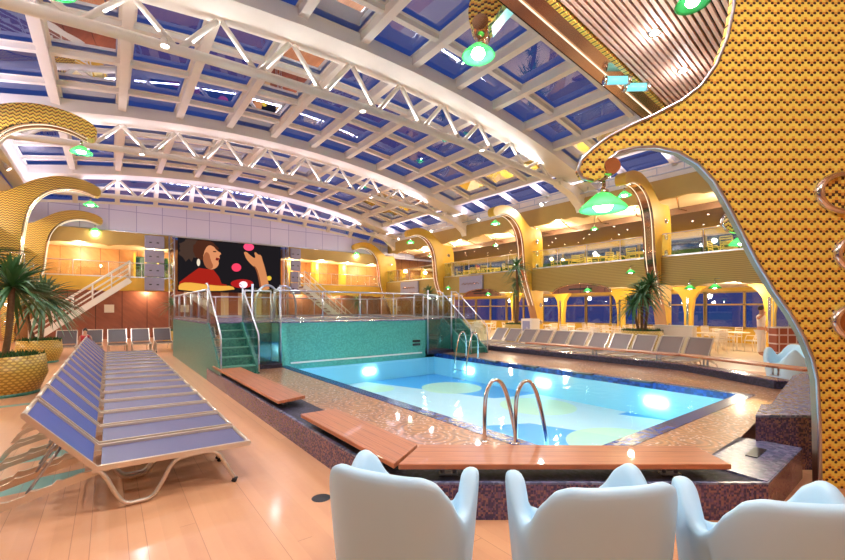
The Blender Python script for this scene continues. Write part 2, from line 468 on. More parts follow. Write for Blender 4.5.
# ------------------------------------------------------------ pool surround
def ring_prism(mb, outer, holes_box, z0, z1): pass
OUT = [(1.87, 11.0), (1.87, 2.75), (4.22, .95), (5.55, .98), (5.5, 1.35), (9.75, 1.75), (11.0, 3.9), (11.0, 11.0)]
def off_path(pts, d):
    """offset an open path to its left by d"""
    out = []
    for i, p in enumerate(pts):
        p = Vector((p[0], p[1], 0)); ns = []
        if i > 0: t = (p-Vector((*pts[i-1], 0))).normalized(); ns.append(Vector((-t.y, t.x, 0)))
        if i < len(pts)-1: t = (Vector((*pts[i+1], 0))-p).normalized(); ns.append(Vector((-t.y, t.x, 0)))
        n = sum(ns, Vector()).normalized(); k = d/max(.3, n.dot(ns[0]))
        q = p+n*k; out.append((q.x, q.y))
    return out
def wall_strip(mb, A, B, z0, z1):
    """solid between two paths"""
    n = len(A)
    vs = [(x, y, z) for (x, y) in A for z in (z0, z1)]+[(x, y, z) for (x, y) in B for z in (z0, z1)]
    fs = []
    for i in range(n-1):
        a, c = 2*i, 2*(i+1); d, e = 2*n+2*i, 2*n+2*(i+1)
        fs += [(a, a+1, c+1, c), (d, e, e+1, d+1), (a+1, d+1, e+1, c+1), (a, c, e, d)]
    fs += [(0, 2*n, 2*n+1, 1), (2*(n-1), 2*(n-1)+1, 4*n-1, 4*n-2)]
    mb.add(vs, fs)
pool = thing('swimming_pool', 'long pale blue lit swimming pool with scale mosaic surround and raised brown mosaic kerb', 'pool', (6, 6, 0))
L = OUT[:4]; Li = off_path(L, .035); Lj = off_path(L, .52)
Lj[-1] = (5.52, 1.5); Li[-1] = (5.54, 1.06)
b = MB(); wall_strip(b, L, Li, 0, .285); b.build('kerb_wall', 'plinth', pool)
b = MB(); wall_strip(b, L, Li, .285, .3); b.build('kerb_coping', 'greytile', pool)
b = MB(); wall_strip(b, Li, Lj, 0, .29); 
b.build('gutter_ledge', 'ledge', pool)
# inner surround, lies just lower than the ledge
surr = [Lj[0], Lj[1], Lj[2], (5.52, 1.5), (9.6, 1.9), (10.62, 3.95), (10.62, 11.0)]
IN = [(3.4, 11.0), (3.4, 2.1), (3.4, 2.1), (5.5, 2.1), (8.6, 2.1), (8.6, 2.1), (8.6, 11.0)]
b = MB()
vs = [(x, y, .262) for x, y in surr]+[(x, y, .262) for x, y in IN]
k = len(surr); fs = []
for i in range(k-1):
    q = [i, i+1, k+i+1, k+i]
    if IN[i] == IN[i+1]: q = [i, i+1, k+i]
    fs.append(q)
b.add(vs, fs)
b.build('scale_mosaic_apron', 'scale', pool)
b = MB(); z0, z1 = .15, .268
for (x0, x1, y0, y1) in ((3.4, 3.6, 2.1, 10.4), (8.4, 8.6, 2.1, 10.4), (3.6, 8.4, 2.1, 2.3)): b.bb(x0, x1, y0, y1, z0, z1)
b.build('navy_rim', 'navy', pool)
b = MB()
b.bb(3.6, 8.4, 2.3, 10.4, -.6, -.4); b.build('basin_floor', 'poolfloor', pool)
b = MB()
for (x0, x1, y0, y1) in ((3.52, 3.6, 2.3, 10.4), (8.4, 8.48, 2.3, 10.4), (3.52, 8.48, 2.22, 2.3), (3.52, 8.48, 10.4, 10.48)): b.bb(x0, x1, y0, y1, -1.0, .15)
b.build('basin_wall', 'poolwall', pool)
b = MB(); b.add([(3.6, 2.3, .215), (8.4, 2.3, .215), (8.4, 10.4, .215), (3.6, 10.4, .215)], [(0, 1, 2, 3)]); b.build('water_surface', 'water', pool)
for i, y in enumerate((3.85, 5.1, 6.55, 7.85, 9.2)):       # overflow slots in the far rim
    b = MB(); b.bb(8.30, 8.44, y-.21, y+.21, .255, .29); b.build('overflow_slot', 'black', pool)
for (x, y, rz) in ((8.36, 3.6, PI/2), (8.36, 6.2, PI/2), (8.36, 8.8, PI/2), (3.64, 3.0, -PI/2), (3.64, 9.3, -PI/2), (7.6, 2.34, 0), (4.6, 2.34, 0), (3.64, 4.6, -PI/2), (3.64, 7.6, -PI/2), (6, 2.34, 0), (6, 10.36, PI)):
    b = MB(); d = Vector((math.cos(rz+PI/2), math.sin(rz+PI/2), 0))
    o = area((x+d.x*.03, y+d.y*.03, -.10), .36, .12, (4 if x > 8 or y > 10 else 130), (.80, .97, 1), (PI/2, 0, rz+PI), 'pool_light')
# right hand raised kerb
R = [(5.5, 1.35), (9.75, 1.7), (11.0, 3.9), (11.0, 12.4)]
Ri = off_path(R, .38)
b = MB(); wall_strip(b, R[1:], Ri[1:], 0, .40); b.build('dark_kerb', 'ledge', pool)
b = MB(); wall_strip(b, off_path(R, .02)[1:], off_path(R, .36)[1:], .40, .415); b.build('kerb_top', 'plinth', pool)
b = MB(); b.prism([(6.0, 1.02), (9.3, 1.35), (9.75, 1.72), (9.2, 1.75), (6.08, 1.36)], (0, 0, 0), (1, 0, 0), (0, 1, 0), (0, 0, .57)); b.build('kerb_wall', 'greytile', pool)
# step block by the pillar and its drain ledge
p0 = Vector((5.44, 1.33, 0)); p1 = p0+RT*1.25; p2 = p1+FW*.55; p3 = p0+FW*.55
b = MB(); b.prism([(0, 0), (1.25, 0), (1.75, .5), (.48, .5)], p0, RT, FW, (0, 0, .555)); b.build('step_block', 'plinth', pool)
b = MB(); b.prism([(-.01, -.01), (1.26, -.01), (1.76, .5), (.47, .5)], p0+Vector((0, 0, .555)), RT, FW, (0, 0, .025)); b.build('step_top', 'greytile', pool)
b = MB(); b.add([(4.24, .962, .304), (5.545, .99, .304), (5.50, 1.42, .304), (4.3, 1.46, .304), (4.24, .962, .27), (5.545, .99, .27), (5.50, 1.42, .27), (4.3, 1.46, .27)], [(0, 1, 2, 3), (4, 7, 6, 5), (0, 4, 5, 1), (1, 5, 6, 2), (2, 6, 7, 3), (3, 7, 4, 0)])
b.build('drain_ledge', 'greytile', pool)
b = MB(); b.box((5.0, 1.22, .306), (.36, .09, .012), .03); b.build('drain_grate', 'black', pool)
for (x, y, w, d) in ((2.22, 4.95, .07, .34), (2.12, 8.6, .07, .34)):
    b = MB(); b.box((x, y, .292), (w, d, .01)); b.build('drain_grate', 'black', pool)
b = MB(); b.lathe([(0, .004), (.07, .004), (.085, .001)], (1.52, 3.5, 0), 20); tag(b.build('floor_drain', 'black'), 'round black floor drain in the orange deck left of the foreground armchairs', 'drain')

# ------------------------------------------------------------ benches
def bench(label, poly, legs, ang, zt=.43, th=.045, post=.11, zb=.30, grp='slatted teak benches along the pool kerb'):
    cx = sum(p[0] for p in poly)/len(poly); cy = sum(p[1] for p in poly)/len(poly)
    t = thing('wooden_bench', label, 'bench', (cx, cy, zb), grp, ang)
    R_ = Matrix.Rotation(-ang, 4, 'Z')
    loc = [R_ @ Vector((x-cx, y-cy, 0)) for x, y in poly]
    mb = MB(); mb.prism([(v.x, v.y) for v in loc], (0, 0, zt-th-zb), (1, 0, 0), (0, 1, 0), (0, 0, th))
    mb.build('seat_board', 'teak', t, bevel=.008, world=False)
    for (x, y) in legs:
        v = R_ @ Vector((x-cx, y-cy, 0)); 
        m2 = MB(); 
        m2.tube([(v.x-.05, v.y, 0), (v.x-.05, v.y, zt-th-zb)], .017, 8); m2.tube([(v.x+.05, v.y, 0), (v.x+.05, v.y, zt-th-zb)], .017, 8)
        m2.box((v.x, v.y, zt-th-zb-.006), (.2, .1, .012)); m2.box((v.x, v.y, .005), (.16, .07, .01))
        m2.build('leg', 'steel', t, world=False)
    return t
bench('long teak bench on the left kerb in front of the teal stairs', [(1.86, 5.72), (2.30, 5.86), (2.30, 10.1), (1.84, 10.15)], [(2.06, 6.1), (2.06, 8), (2.06, 9.7)], PI/2)
bench('teak bench on the left kerb with a mitred near end', [(1.862, 2.83), (2.315, 3.115), (2.31, 4.86), (1.85, 4.87)], [(2.06, 3.25), (2.06, 4.5)], PI/2)
def LD(l, d): v = RT*l+FW*d; return (v.x, v.y)
bench('teak bench straight ahead behind the foreground armchairs', [LD(-.20, 3.37), LD(2.53, 3.37), LD(2.53, 3.83), LD(-.02, 3.87)], [LD(.22, 3.50), LD(2.1, 3.50)], -YAW)
Q = off_path([(10.0, 1.2), (9.9, 1.85), (11.1, 4.1), (11.1, 8.5)], .0)
bench('teak bench on the far right kerb nearest the gold pillar', [(10.25, 1.55), (11.15, 3.95), (10.8, 4.1), (9.9, 1.75)], [(10.25, 2.2), (10.8, 3.55)], math.atan2(2.3, .95), .62, .045, zb=.415)
bench('teak bench on the far right kerb in front of the brown loungers', [(11.1, 4.05), (11.1, 8.6), (10.72, 8.6), (10.72, 4.15)], [(10.9, 4.6), (10.9, 6.3), (10.9, 8)], PI/2, .62, .045, zb=.415)

# ------------------------------------------------------------ pool ladders
def handrail(x, y, dx, dy, s):
    L_ = []
    mb = MB(); pts = [(0, 0, .265), (0, 0, .72), (.02, 0, .92), (.10, 0, 1.06), (.2, 0, 1.07), (.28, 0, .98), (.36, 0, .75), (.46, 0, .3), (.5, 0, -.2)]
    pts = smooth_poly(pts, 2, False)
    return [(x+p[0]*dx*s-0, y+p[0]*dy*s, .265+(p[2]-.265)*s) for p in pts]
def ladder(label, base, sp, dirv, s=1.0):
    t = thing('pool_ladder', label, 'ladder', (base[0], base[1], .26))
    for k in (0, 1):
        x, y = base[0]+sp[0]*k, base[1]+sp[1]*k
        mb = MB(); mb.tube(handrail(x, y, dirv[0], dirv[1], s), .023, 10); mb.build('handrail', 'chrome', t)
        mb = MB(); mb.lathe([(.045, 0), (.045, .012), (.02, .02)], (x, y, .262), 14); mb.build('base_flange', 'chrome', t)
    for z in (-.05, -.3):
        mb = MB(); x, y = base[0]+dirv[0]*.53*s, base[1]+dirv[1]*.53*s
        mb.beam((x, y, z), (x+sp[0], y+sp[1], z), .08, .03); mb.build('step', 'chrome', t)
    return t
ladder('chrome pool ladder with two hooped handrails at the near pool edge', (3.24, 3.14), (.22, -.24), (.93, -.36), .82)
ladder('small chrome ladder at the far pool corner by the right hand teal stairs', (8.5, 9.0), (0, -.5), (-1, 0), .95)

# ------------------------------------------------------------ raised whirlpool terrace
ter = thing('whirlpool_terrace', 'raised teal mosaic terrace at the far end of the pool', 'terrace', (6, 13, 0))
ZT = 1.37
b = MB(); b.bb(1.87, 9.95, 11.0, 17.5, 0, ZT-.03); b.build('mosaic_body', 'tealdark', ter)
b = MB(); b.bb(3.4, 8.05, 10.42, 11.0, 0, ZT-.03); b.build('pool_end_wall', 'teal', ter)
b = MB(); b.bb(1.85, 9.97, 11.0, 17.52, ZT-.03, ZT); b.bb(3.38, 8.07, 10.40, 11.0, ZT-.03, ZT); b.build('terrace_top', 'greytile', ter)
b = MB(); b.bb(2.7, 3.4, 10.15, 10.75, .262, .36); b.build('grey_step', 'ledge', ter)
b = MB(); b.bb(8.1, 9.15, 10.3, 11.0, .262, .36); b.build('grey_step', 'ledge', ter)
b = MB(); b.bb(3.7, 7.9, 10.385, 10.42, .30, .34); b.build('white_water_line', 'white', ter)
for x in (7.55,):
    for z in (.55, .66): 
        b = MB(); b.bb(x, x+.28, 10.395, 10.42, z, z+.07); b.build('wall_vent', 'black', ter)
for (x0, x1, lab) in ((1.87, 2.68, 'left'), (9.17, 9.95, 'right')):
    t = thing('terrace_stair', 'teal mosaic stair at the %s end of the terrace' % lab, 'stair', ((x0+x1)/2, 10.3, .26))
    n = 5; run = (11.0-9.6)/n; rise = (ZT-.26)/(n+1)
    for k in range(n):
        y0 = 9.6+k*run
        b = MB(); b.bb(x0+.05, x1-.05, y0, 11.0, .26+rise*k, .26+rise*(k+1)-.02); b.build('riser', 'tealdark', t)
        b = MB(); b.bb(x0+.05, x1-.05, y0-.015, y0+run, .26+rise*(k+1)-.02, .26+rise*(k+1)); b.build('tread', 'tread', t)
    for x in (x0, x1-.05):
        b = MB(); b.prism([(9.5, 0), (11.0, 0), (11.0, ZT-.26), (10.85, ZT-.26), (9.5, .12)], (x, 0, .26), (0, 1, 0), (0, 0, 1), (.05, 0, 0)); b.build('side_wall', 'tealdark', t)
    for x in (x0+.02, x1-.02):
        b = MB()
        b.tube(smooth_poly([(x, 9.5, .3), (x, 9.5, 1.1), (x, 9.6, 1.22), (x, 11.0, ZT+.95), (x, 11.2, ZT+.95)], 1, False), .017, 8)
        b.build('handrail', 'steel', t)
        b = MB(); b.tube([(x, 10.9, ZT-.1), (x, 10.9, ZT+.9)], .018, 8); b.build('post', 'steel', t)
        b = MB(); b.prism([(9.55, .36), (10.88, ZT+.05), (10.88, ZT+.84), (9.55, 1.08)], (x-.005, 0, 0), (0, 1, 0), (0, 0, 1), (.01, 0, 0)); b.build('glass_infill', 'glass', t)
def balustrade(label, pts, z, h=.82, step=1.15, rail='steel', gl='glass', tall=(), group='glass balustrades round the terrace', name='glass_balustrade', rr=.022):
    t = thing(name, label, 'balustrade', (pts[0][0], pts[0][1], z), group)
    for i in range(len(pts)-1):
        a = Vector((*pts[i], 0)); c = Vector((*pts[i+1], 0)); L_ = (c-a).length; n = max(1, round(L_/step)); d = (c-a)/n; u = d.normalized(); g = u*.05
        b = MB(); b.tube([(a.x, a.y, z+h), (c.x, c.y, z+h)], rr, 8); b.build('top_rail', rail, t)
        b = MB(); b.beam((a.x, a.y, z+.05), (c.x, c.y, z+.05), .04, .06); b.build('bottom_rail', rail, t)
        for k in range(n+1):
            p = a+d*k
            if k == n and i < len(pts)-2: continue
            b = MB(); b.tube([(p.x, p.y, z), (p.x, p.y, z+h)], .018, 6); b.build('post', rail, t)
        for k in range(n):
            p = a+d*k+g; q = a+d*(k+1)-g
            b = MB(); b.beam((p.x, p.y, z+.07+(h-.1)/2), (q.x, q.y, z+.07+(h-.1)/2), .01, h-.12); b.build('glass_panel', gl, t)
    return t
balustrade('glass balustrade over the teal wall facing the pool', [(3.45, 10.95), (3.45, 10.46), (8.0, 10.46), (8.0, 10.95), (9.1, 11.05)], ZT, .8)
balustrade('glass balustrade on the terrace corner left of the left stair', [(1.9, 11.05), (1.9, 17.4)], ZT, .8, 1.2)
balustrade('glass balustrade between the left stair and the pool corner', [(2.75, 11.05), (3.4, 11.05)], ZT, .8)
balustrade('glass balustrade along the back of the terrace', [(1.95, 17.42), (9.9, 17.42)], ZT, .8, 1.3)
balustrade('glass balustrade on the right flank of the terrace', [(9.9, 11.1), (9.9, 17.35)], ZT, .8, 1.2)
for (lab, a, c) in (('tall frameless glass screen beside the left stair', (2.75, 10.35), (3.42, 10.35)), ('tall frameless glass screen beside the right stair', (8.1, 10.35), (9.1, 10.35))):
    t = thing('glass_screen', lab, 'screen', (a[0], a[1], .26), 'tall glass screens')
    for p in (a, c): b = MB(); b.tube([(*p, .262), (*p, 2.3)], .025, 8); b.build('post', 'steel', t)
    b = MB(); b.beam((a[0]+.05, a[1], 1.3), (c[0]-.05, c[1], 1.3), .012, 1.8); b.build('glass_panel', 'glass', t)
t = thing('grab_rail', 'arched blue steel grab rail over the whirlpool on the terrace', 'rail', (3.6, 12.6, ZT))
for dx in (0, .5):
    b = MB(); b.tube(smooth_poly([(3.4+dx, 12.5, ZT), (3.4+dx, 12.5, 2.05), (3.6+dx, 12.5, 2.4), (3.9+dx, 12.5, 2.4), (4.1+dx, 12.5, 2.05), (4.1+dx, 12.5, ZT)], 2, False), .03, 8); b.build('hoop', 'steel', t)
# ------------------------------------------------------------ glass roof
def zr(x): return 9.35-.0125*(x-6)**2
RX = [-3.2+1.792*i for i in range(13)]
AY = [3.0, 11.1, 19.2, 27.3]
for bi in range(3):
    y0, y1 = AY[bi], AY[bi+1]
    b = MB()
    for x in RX: b.beam((x, y0, zr(x)+.03), (x, y1, zr(x)+.03), .24, .30)
    for k in range(1, 4):
        y = y0+(y1-y0)*k/4
        for i in range(12): b.beam((RX[i], y, zr(RX[i])+.08), (RX[i+1], y, zr(RX[i+1])+.08), .17, .16)
    # flat inner margins of every coffer
    for k in range(4):
        ya, yb = y0+(y1-y0)*k/4, y0+(y1-y0)*(k+1)/4
        for i in range(12):
            xa, xb = RX[i], RX[i+1]; za, zb = zr(xa)+.14, zr(xb)+.14; f = lambda x: za+(zb-za)*(x-xa)/(xb-xa)
            m_ = .19
            for (p, q, r_, s_) in ((xa, xa+m_, ya, yb), (xb-m_, xb, ya, yb), (xa+m_, xb-m_, ya, ya+m_), (xa+m_, xb-m_, yb-m_, yb)):
                b.add([(p, r_, f(p)), (q, r_, f(q)), (q, s_, f(q)), (p, s_, f(p))], [(0, 1, 2, 3)])
    o = struct('ceiling', b, 'cream')
    b = MB()
    for i in range(12):
        xa, xb = RX[i], RX[i+1]
        b.add([(xa, y0, zr(xa)+.2), (xb, y0, zr(xb)+.2), (xb, y1, zr(xb)+.2), (xa, y1, zr(xa)+.2)], [(0, 1, 2, 3)])
    struct('window_%d' % (bi+1), b, 'roofglass')
for ai, y in enumerate(AY):
    t = thing('roof_truss', ['', 'white arched roof truss crossing overhead, nearest of the three', 'white arched roof truss crossing the middle of the glass roof', 'white arched roof truss farthest off, just before the screen wall'][ai] or 'white arched roof truss directly above the near slatted canopy', 'roof truss', (7.5, y, 7), 'arched roof trusses')
    b = MB()
    for i in range(12): b.beam((RX[i], y-.3, zr(RX[i])-.1), (RX[i+1]+.02, y-.3, zr(RX[i+1])-.1), 1.05, .42)
    b.build('arch_beam', 'cream', t)
    zc = lambda x: 7.85-.0050*(x-6)**2
    b = MB(); b.tube([(x, y, zc(x)) for x in [RX[0]+.3]+RX[1:-1]+[RX[-1]-.3]], .125, 8); b.build('bottom_chord', 'cream', t)
    for i in range(12):
        xm = (RX[i]+RX[i+1])/2
        for xt in (RX[i]+.06, RX[i+1]-.06):
            b = MB(); b.tube([(xt, y, zr(xt)-.4), (xm, y, zc(xm))], .075, 6); b.build('web_strut', 'cream', t)
    for (x, s_) in ((18.3, -1), (-3.2, 1)):
        b = MB(); zt = zr(x)
        b.prism([(0, 0), (0, -1.2), (.25*s_, -1.2), (.5*s_, -.8), (1.2*s_, -.35), (2.2*s_, -.1), (2.2*s_, .1)], (x, y-.2, zt-.1), (1, 0, 0), (0, 0, 1), (0, .4, 0))
        b.build('end_bracket', 'cream', t)
b = MB()
for x in (18.35, -3.25): b.bb(x-.25, x+.25, 0, 28.6, 6.95 if x > 0 else 7.3, zr(x)-.02)
struct('trim_1', b, 'cream')
# end wall above the screen
b = MB(); pts = [(x, zr(x)+.25) for x in RX]; b.prism([(-3.6, 6.05), (-3.6, 7.2), (1, 7.7), (7, 7.85), (13, 7.6), (18.6, 6.9), (18.6, 6.05)], (0, 28.6, 0), (1, 0, 0), (0, 0, 1), (0, .2, 0))
b.bb(18.6, 27, 28.6, 28.8, 5.9, 8.4); b.bb(-12, -3.6, 28.6, 28.8, 5.9, 8.6); struct('wall_end', b, 'lavpanel')
ze = lambda x: 7.85-.0075*(x-6)**2
b = MB(); g = MB()
for i in range(13): b.beam((RX[i], 27.4, zr(RX[i])), (RX[i], 28.65, ze(RX[i])-.03), .22, .22)
for i in range(12):
    for f in (.0, .5, 1.0):
        P_ = [(x, 27.4+1.25*f, zr(x)*(1-f)+(ze(x)-.02)*f) for x in (RX[i], RX[i+1])]; b.beam(P_[0], P_[1], .14, .14)
    g.add([(RX[i], 27.4, zr(RX[i])+.1), (RX[i+1], 27.4, zr(RX[i+1])+.1), (RX[i+1], 28.7, ze(RX[i+1])+.08), (RX[i], 28.7, ze(RX[i])+.08)], [(0, 1, 2, 3)])
struct('trim_4', b, 'cream'); struct('window_4', g, 'roofglass')
b = MB(); b.tube([(-3.6, 28.5, 6.02), (18.6, 28.5, 6.02)], .06, 6); struct('trim_2', b, 'steel')

b = MB(); b.bb(-11, 27, -5.2, -5, 0, 6.7); struct('wall_near', b, 'woodpanel')
b = MB(); b.bb(-11, 27, -5.2, 2.6, 6.62, 6.7); struct('ceiling', b, 'ceilwood')
# ------------------------------------------------------------ galleries, both sides
def wavy(y0, y1, zt, zb, amp, per, n=None):
    n = n or int((y1-y0)/.2); pts = []
    for i in range(n+1):
        y = y0+(y1-y0)*i/n; pts.append((y, zb+amp*abs(math.sin(y*PI/per))+amp*.4*abs(math.sin(y*PI/per*2.7))))
    return pts+[(y1, zt), (y0, zt)]
def gallery(fx, side, Y0, Y1):
    s = 1 if side == 'right' else -1
    t = thing('gallery_balcony', 'olive gold upper gallery balcony along the %s side' % side, 'balcony', (fx(18), 14, 2.6))
    b = MB(); b.prism(wavy(Y0, Y1, 3.78, 2.52, .12, 2.1), (fx(17.75), 0, 0), (0, 1, 0), (0, 0, 1), (.12*s, 0, 0)); b.build('fascia', 'yellowdk', t)
    b = MB(); b.bb(fx(17.88), fx(25), Y0, Y1, 3.35, 3.5); struct('floor', b, 'ceilwood')
    b = MB(); b.bb(fx(17.9), fx(25), Y0, Y1, 2.78, 2.84); struct('ceiling', b, 'ceilwood')
    t2 = thing('gallery_canopy', 'yellow edged upper ceiling canopy with scalloped rim along the %s side' % side, 'canopy', (fx(18), 14, 6))
    b = MB(); b.prism(wavy(Y0, Y1, 6.95, 6.02, .14, 2.7), (fx(17.95), 0, 0), (0, 1, 0), (0, 0, 1), (.15*s, 0, 0)); b.build('fascia', 'olive', t2)
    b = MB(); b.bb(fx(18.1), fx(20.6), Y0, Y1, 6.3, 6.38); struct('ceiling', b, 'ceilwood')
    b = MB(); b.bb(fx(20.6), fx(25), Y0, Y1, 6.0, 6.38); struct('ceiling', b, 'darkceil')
    b = MB(); b.bb(fx(18.0), fx(18.6), Y0, Y1, 6.95, 7.0); b.build('top_ledge', 'olive', t2)
    b = MB()
    y = Y0
    while y < Y1:
        b.tube([(fx(18.2), y, 6.25), (fx(20), y+.6, 6.12), (fx(23), y+.2, 6.05)], .03, 5); y += 1.8
    b.build('ceiling_rib', 'goldtrim', t2)
    b = MB(); b.bb(fx(25), fx(25.2), Y0, Y1, 0, .72); b.bb(fx(25), fx(25.2), Y0, Y1, 2.6, 3.6); b.bb(fx(25), fx(25.2), Y0, Y1, 5.6, 6.5)
    struct('wall_'+side, b, 'yellow')
    balustrade('clear glass balustrade along the %s upper gallery' % side, [(fx(17.85), Y0), (fx(17.85), Y1)], 3.78, .95, 1.6, group='gallery balustrades')
    t = t  
    nwin = 0
    y = Y0
    while y < Y1-1:
        y2 = min(y+3.4, Y1)
        for (za, zb, gm) in ((.72, 2.6, 'nightglass'), (3.6, 5.6, 'greenglass')):
            b = MB(); 
            for yy in (y, (y+y2)/2, y2-.04): b.bb(fx(24.9), fx(25.05), yy, yy+.09, za, zb)
            for zz in (za, za+(zb-za)*.62, zb-.08): b.bb(fx(24.9), fx(25.05), y, y2, zz, zz+.08)
            o = struct('window_%d' % (10+nwin), b, 'olive'); nwin += 1
            b = MB(); b.add([(fx(24.98), y, za), (fx(24.98), y2, za), (fx(24.98), y2, zb), (fx(24.98), y, zb)], [(0, 1, 2, 3)]); b.build('pane', gm, o)
            if za > 3: b = MB(); b.bb(fx(24.6), fx(24.85), y+.1, y2-.1, 3.5, 4.9); tag(b.build('hedge', 'moss'), 'clipped green hedge trough behind the upper %s gallery tables' % side, 'hedge', 'green hedges along the upper %s gallery' % side)
        y += 3.4
FR = lambda x: x
FL = lambda x: 14.6-x
gallery(FR, 'right', -2, 28.2)
gallery(FL, 'left', -2, 28.2)
# lights in the galleries : downlights with their lamps
def downlight(x, y, z, power, label, group, col=WARM, r=.09, light=True):
    t = thing('ceiling_downlight', label, 'downlight', (x, y, z), group)
    b = MB(); b.lathe([(r*.75, .0), (r, -.012), (r*1.15, 0)], (x, y, z), 14); b.build('trim_ring', 'chrome', t)
    b = MB(); b.lathe([(0, -.006), (r*.75, -.006)], (x, y, z), 14); b.build('lens', 'downlight', t)
    if light: point((0, 0, -.28 if power > 100 else -.15), power, col, .14 if power > 100 else .08, t)
for i, y in enumerate((1.5, 5.5, 9.5, 13.5, 17.5, 21.5, 25.5)):
    for (fx, sd) in ((FR, 'right'), (FL, 'left')):
        if sd == 'left' and y < 9: continue
        downlight(fx(19.6), y, 6.28, 240, 'round downlight in the upper %s gallery ceiling' % sd, 'upper %s gallery downlights' % sd)
        downlight(fx(20.4), y, 2.77, 135, 'round downlight under the %s gallery' % sd, 'lower %s gallery downlights' % sd, (1, .88, .68))
for i in range(40):
    x = 20.9+(i*37 % 11)*.35; y = 3+(i*53 % 23)
    if y > 26: continue
    downlight(x, y, 5.99, 0, 'tiny spot in the upper right gallery ceiling', 'tiny ceiling spots on the right', r=.05, light=False)

# columns with curling arms
ARM = [(14.95, 6.22), (14.84, 6.38), (14.86, 6.58), (15.1, 6.74), (15.6, 6.88), (16.2, 6.86), (16.8, 6.62), (17.3, 6.22), (17.7, 5.95), (18.0, 5.95), (18.7, 6.0), (18.72, 3.0), (18.75, 0), (18.25, 0), (18.3, .8), (18.05, 1.8), (17.6, 2.7), (17.25, 3.6), (17.2, 4.4), (17.12, 5.1), (16.95, 5.7), (16.55, 6.2), (16.0, 6.44), (15.5, 6.44), (15.15, 6.3)]
FRONT = [(18.3, .1), (18.32, .8), (18.05, 1.8), (17.6, 2.7), (17.25, 3.6), (17.18, 4.4), (17.1, 5.1), (16.93, 5.7), (16.53, 6.2), (15.98, 6.42), (15.5, 6.42), (15.1, 6.26)]
def lamp_parts(t, x, y, z, r=.25, power=30, light=True):
    """shade rim is at height z"""
    h = r*.72
    b = MB(); b.lathe([(r*.16, h), (r*.3, h*.93), (r*.62, h*.55), (r*.9, h*.2), (r, 0), (r*.97, -.01), (r*.86, h*.18), (r*.58, h*.5), (r*.26, h*.88)], (x, y, z), 24); b.build('lamp_shade', 'lampgreen', t)
    b = MB(); b.lathe([(0, -r*.12), (r*.3, -r*.06), (r*.42, r*.12), (r*.34, r*.34), (r*.14, r*.5), (0, r*.52)], (x, y, z), 16); b.build('bulb', 'bulb', t)
    b = MB(); b.tube([(x, y, z+h*.9), (x, y, z+h+r*.5)], r*.12, 8); b.lathe([(r*.22, 0), (r*.24, r*.12), (r*.1, r*.2)], (x, y, z+h*.95), 12); b.build('lamp_stem', 'chrome', t)
    if light: 
        L_ = Vector((x, y, z-.12))-t.location
        point(L_, power, (1, 1, .88), .07, t)
def column(fx, sd, y, label, m, ll):
    s = 1 if sd == 'right' else -1
    t = thing('yellow_column', label, 'column', (fx(18.7), y, 0), 'yellow columns with curling arms')
    b = MB(); b.prism([(fx(a), z) for a, z in smooth_poly(ARM, 2)], (0, y-.2, 0), (1, 0, 0), (0, 0, 1), (0, .4, 0)); b.build('column_fin', m, t)
    F = smooth_poly(FRONT, 2, False)
    b = MB()
    vs = []; fs = []
    for i, (a, z) in enumerate(F): vs += [(fx(a-.03), y-.23, z-.015), (fx(a-.03), y+.23, z-.015)]
    for i in range(len(F)-1): fs.append((2*i, 2*i+1, 2*i+3, 2*i+2))
    b.add(vs, fs, True); b.build('mirror_edge', 'goldtrim', t)
    b = MB(); b.tube([(fx(a-.05), y-.14, z-.02) for a, z in F[10:]], .011, 5); b.tube([(fx(a-.05), y+.14, z-.02) for a, z in F[10:]], .011, 5); b.build('light_strip', 'ledstrip', t)
    for k, z in enumerate((1.0, 1.9, 4.0, 4.65, 5.3)):
        b = MB(); xx = fx(18.2 if z > 3 else 18.52); rr = .12
        mx = Matrix.Translation((xx, y-.205, z)) @ Matrix.Rotation(PI/2, 4, 'X')
        b.lathe([(rr*.7, -.01), (rr*.75, .03), (rr, .03), (rr*1.05, 0)], n=18, mx=mx); b.lathe([(0, .005), (rr*.72, .005)], n=18, mx=mx)
        b.build('porthole_ring', 'chrome', t)
    l = thing('hanging_lamp', ll, 'lamp', (fx(15.18), y, 5.9), 'green glass lamps on the arms')
    lamp_parts(l, fx(15.18), y, 5.88, .25, 45)
RW = ['nearest fully seen', 'second', 'third', 'farthest']
for i, y in enumerate((7.6, 14.0, 21.2, 28.3)):
    column(FR, 'right', y, 'yellow finned column with curling arm on the right side, %s' % ['behind the near palm', 'second nearest, beside the tall palm', 'third nearest', 'farthest off'][i], 'yellow', 'green glass lamp hanging from the arm of the right side column, %s' % ['nearest', 'second nearest', 'third nearest', 'farthest'][i])
for i, y in enumerate((7.2, 14.3, 21.4, 28.3)):
    column(FL, 'left', y, 'yellow finned column with curling arm on the left side, %s' % ['closest to the viewer', 'nearest of the three in view', 'middle of the three in view', 'farthest of the three in view'][i], 'zigs', 'green glass lamp hanging from the arm of the left side column, %s' % ['closest to the viewer', 'nearest in view', 'middle one in view', 'farthest in view'][i])
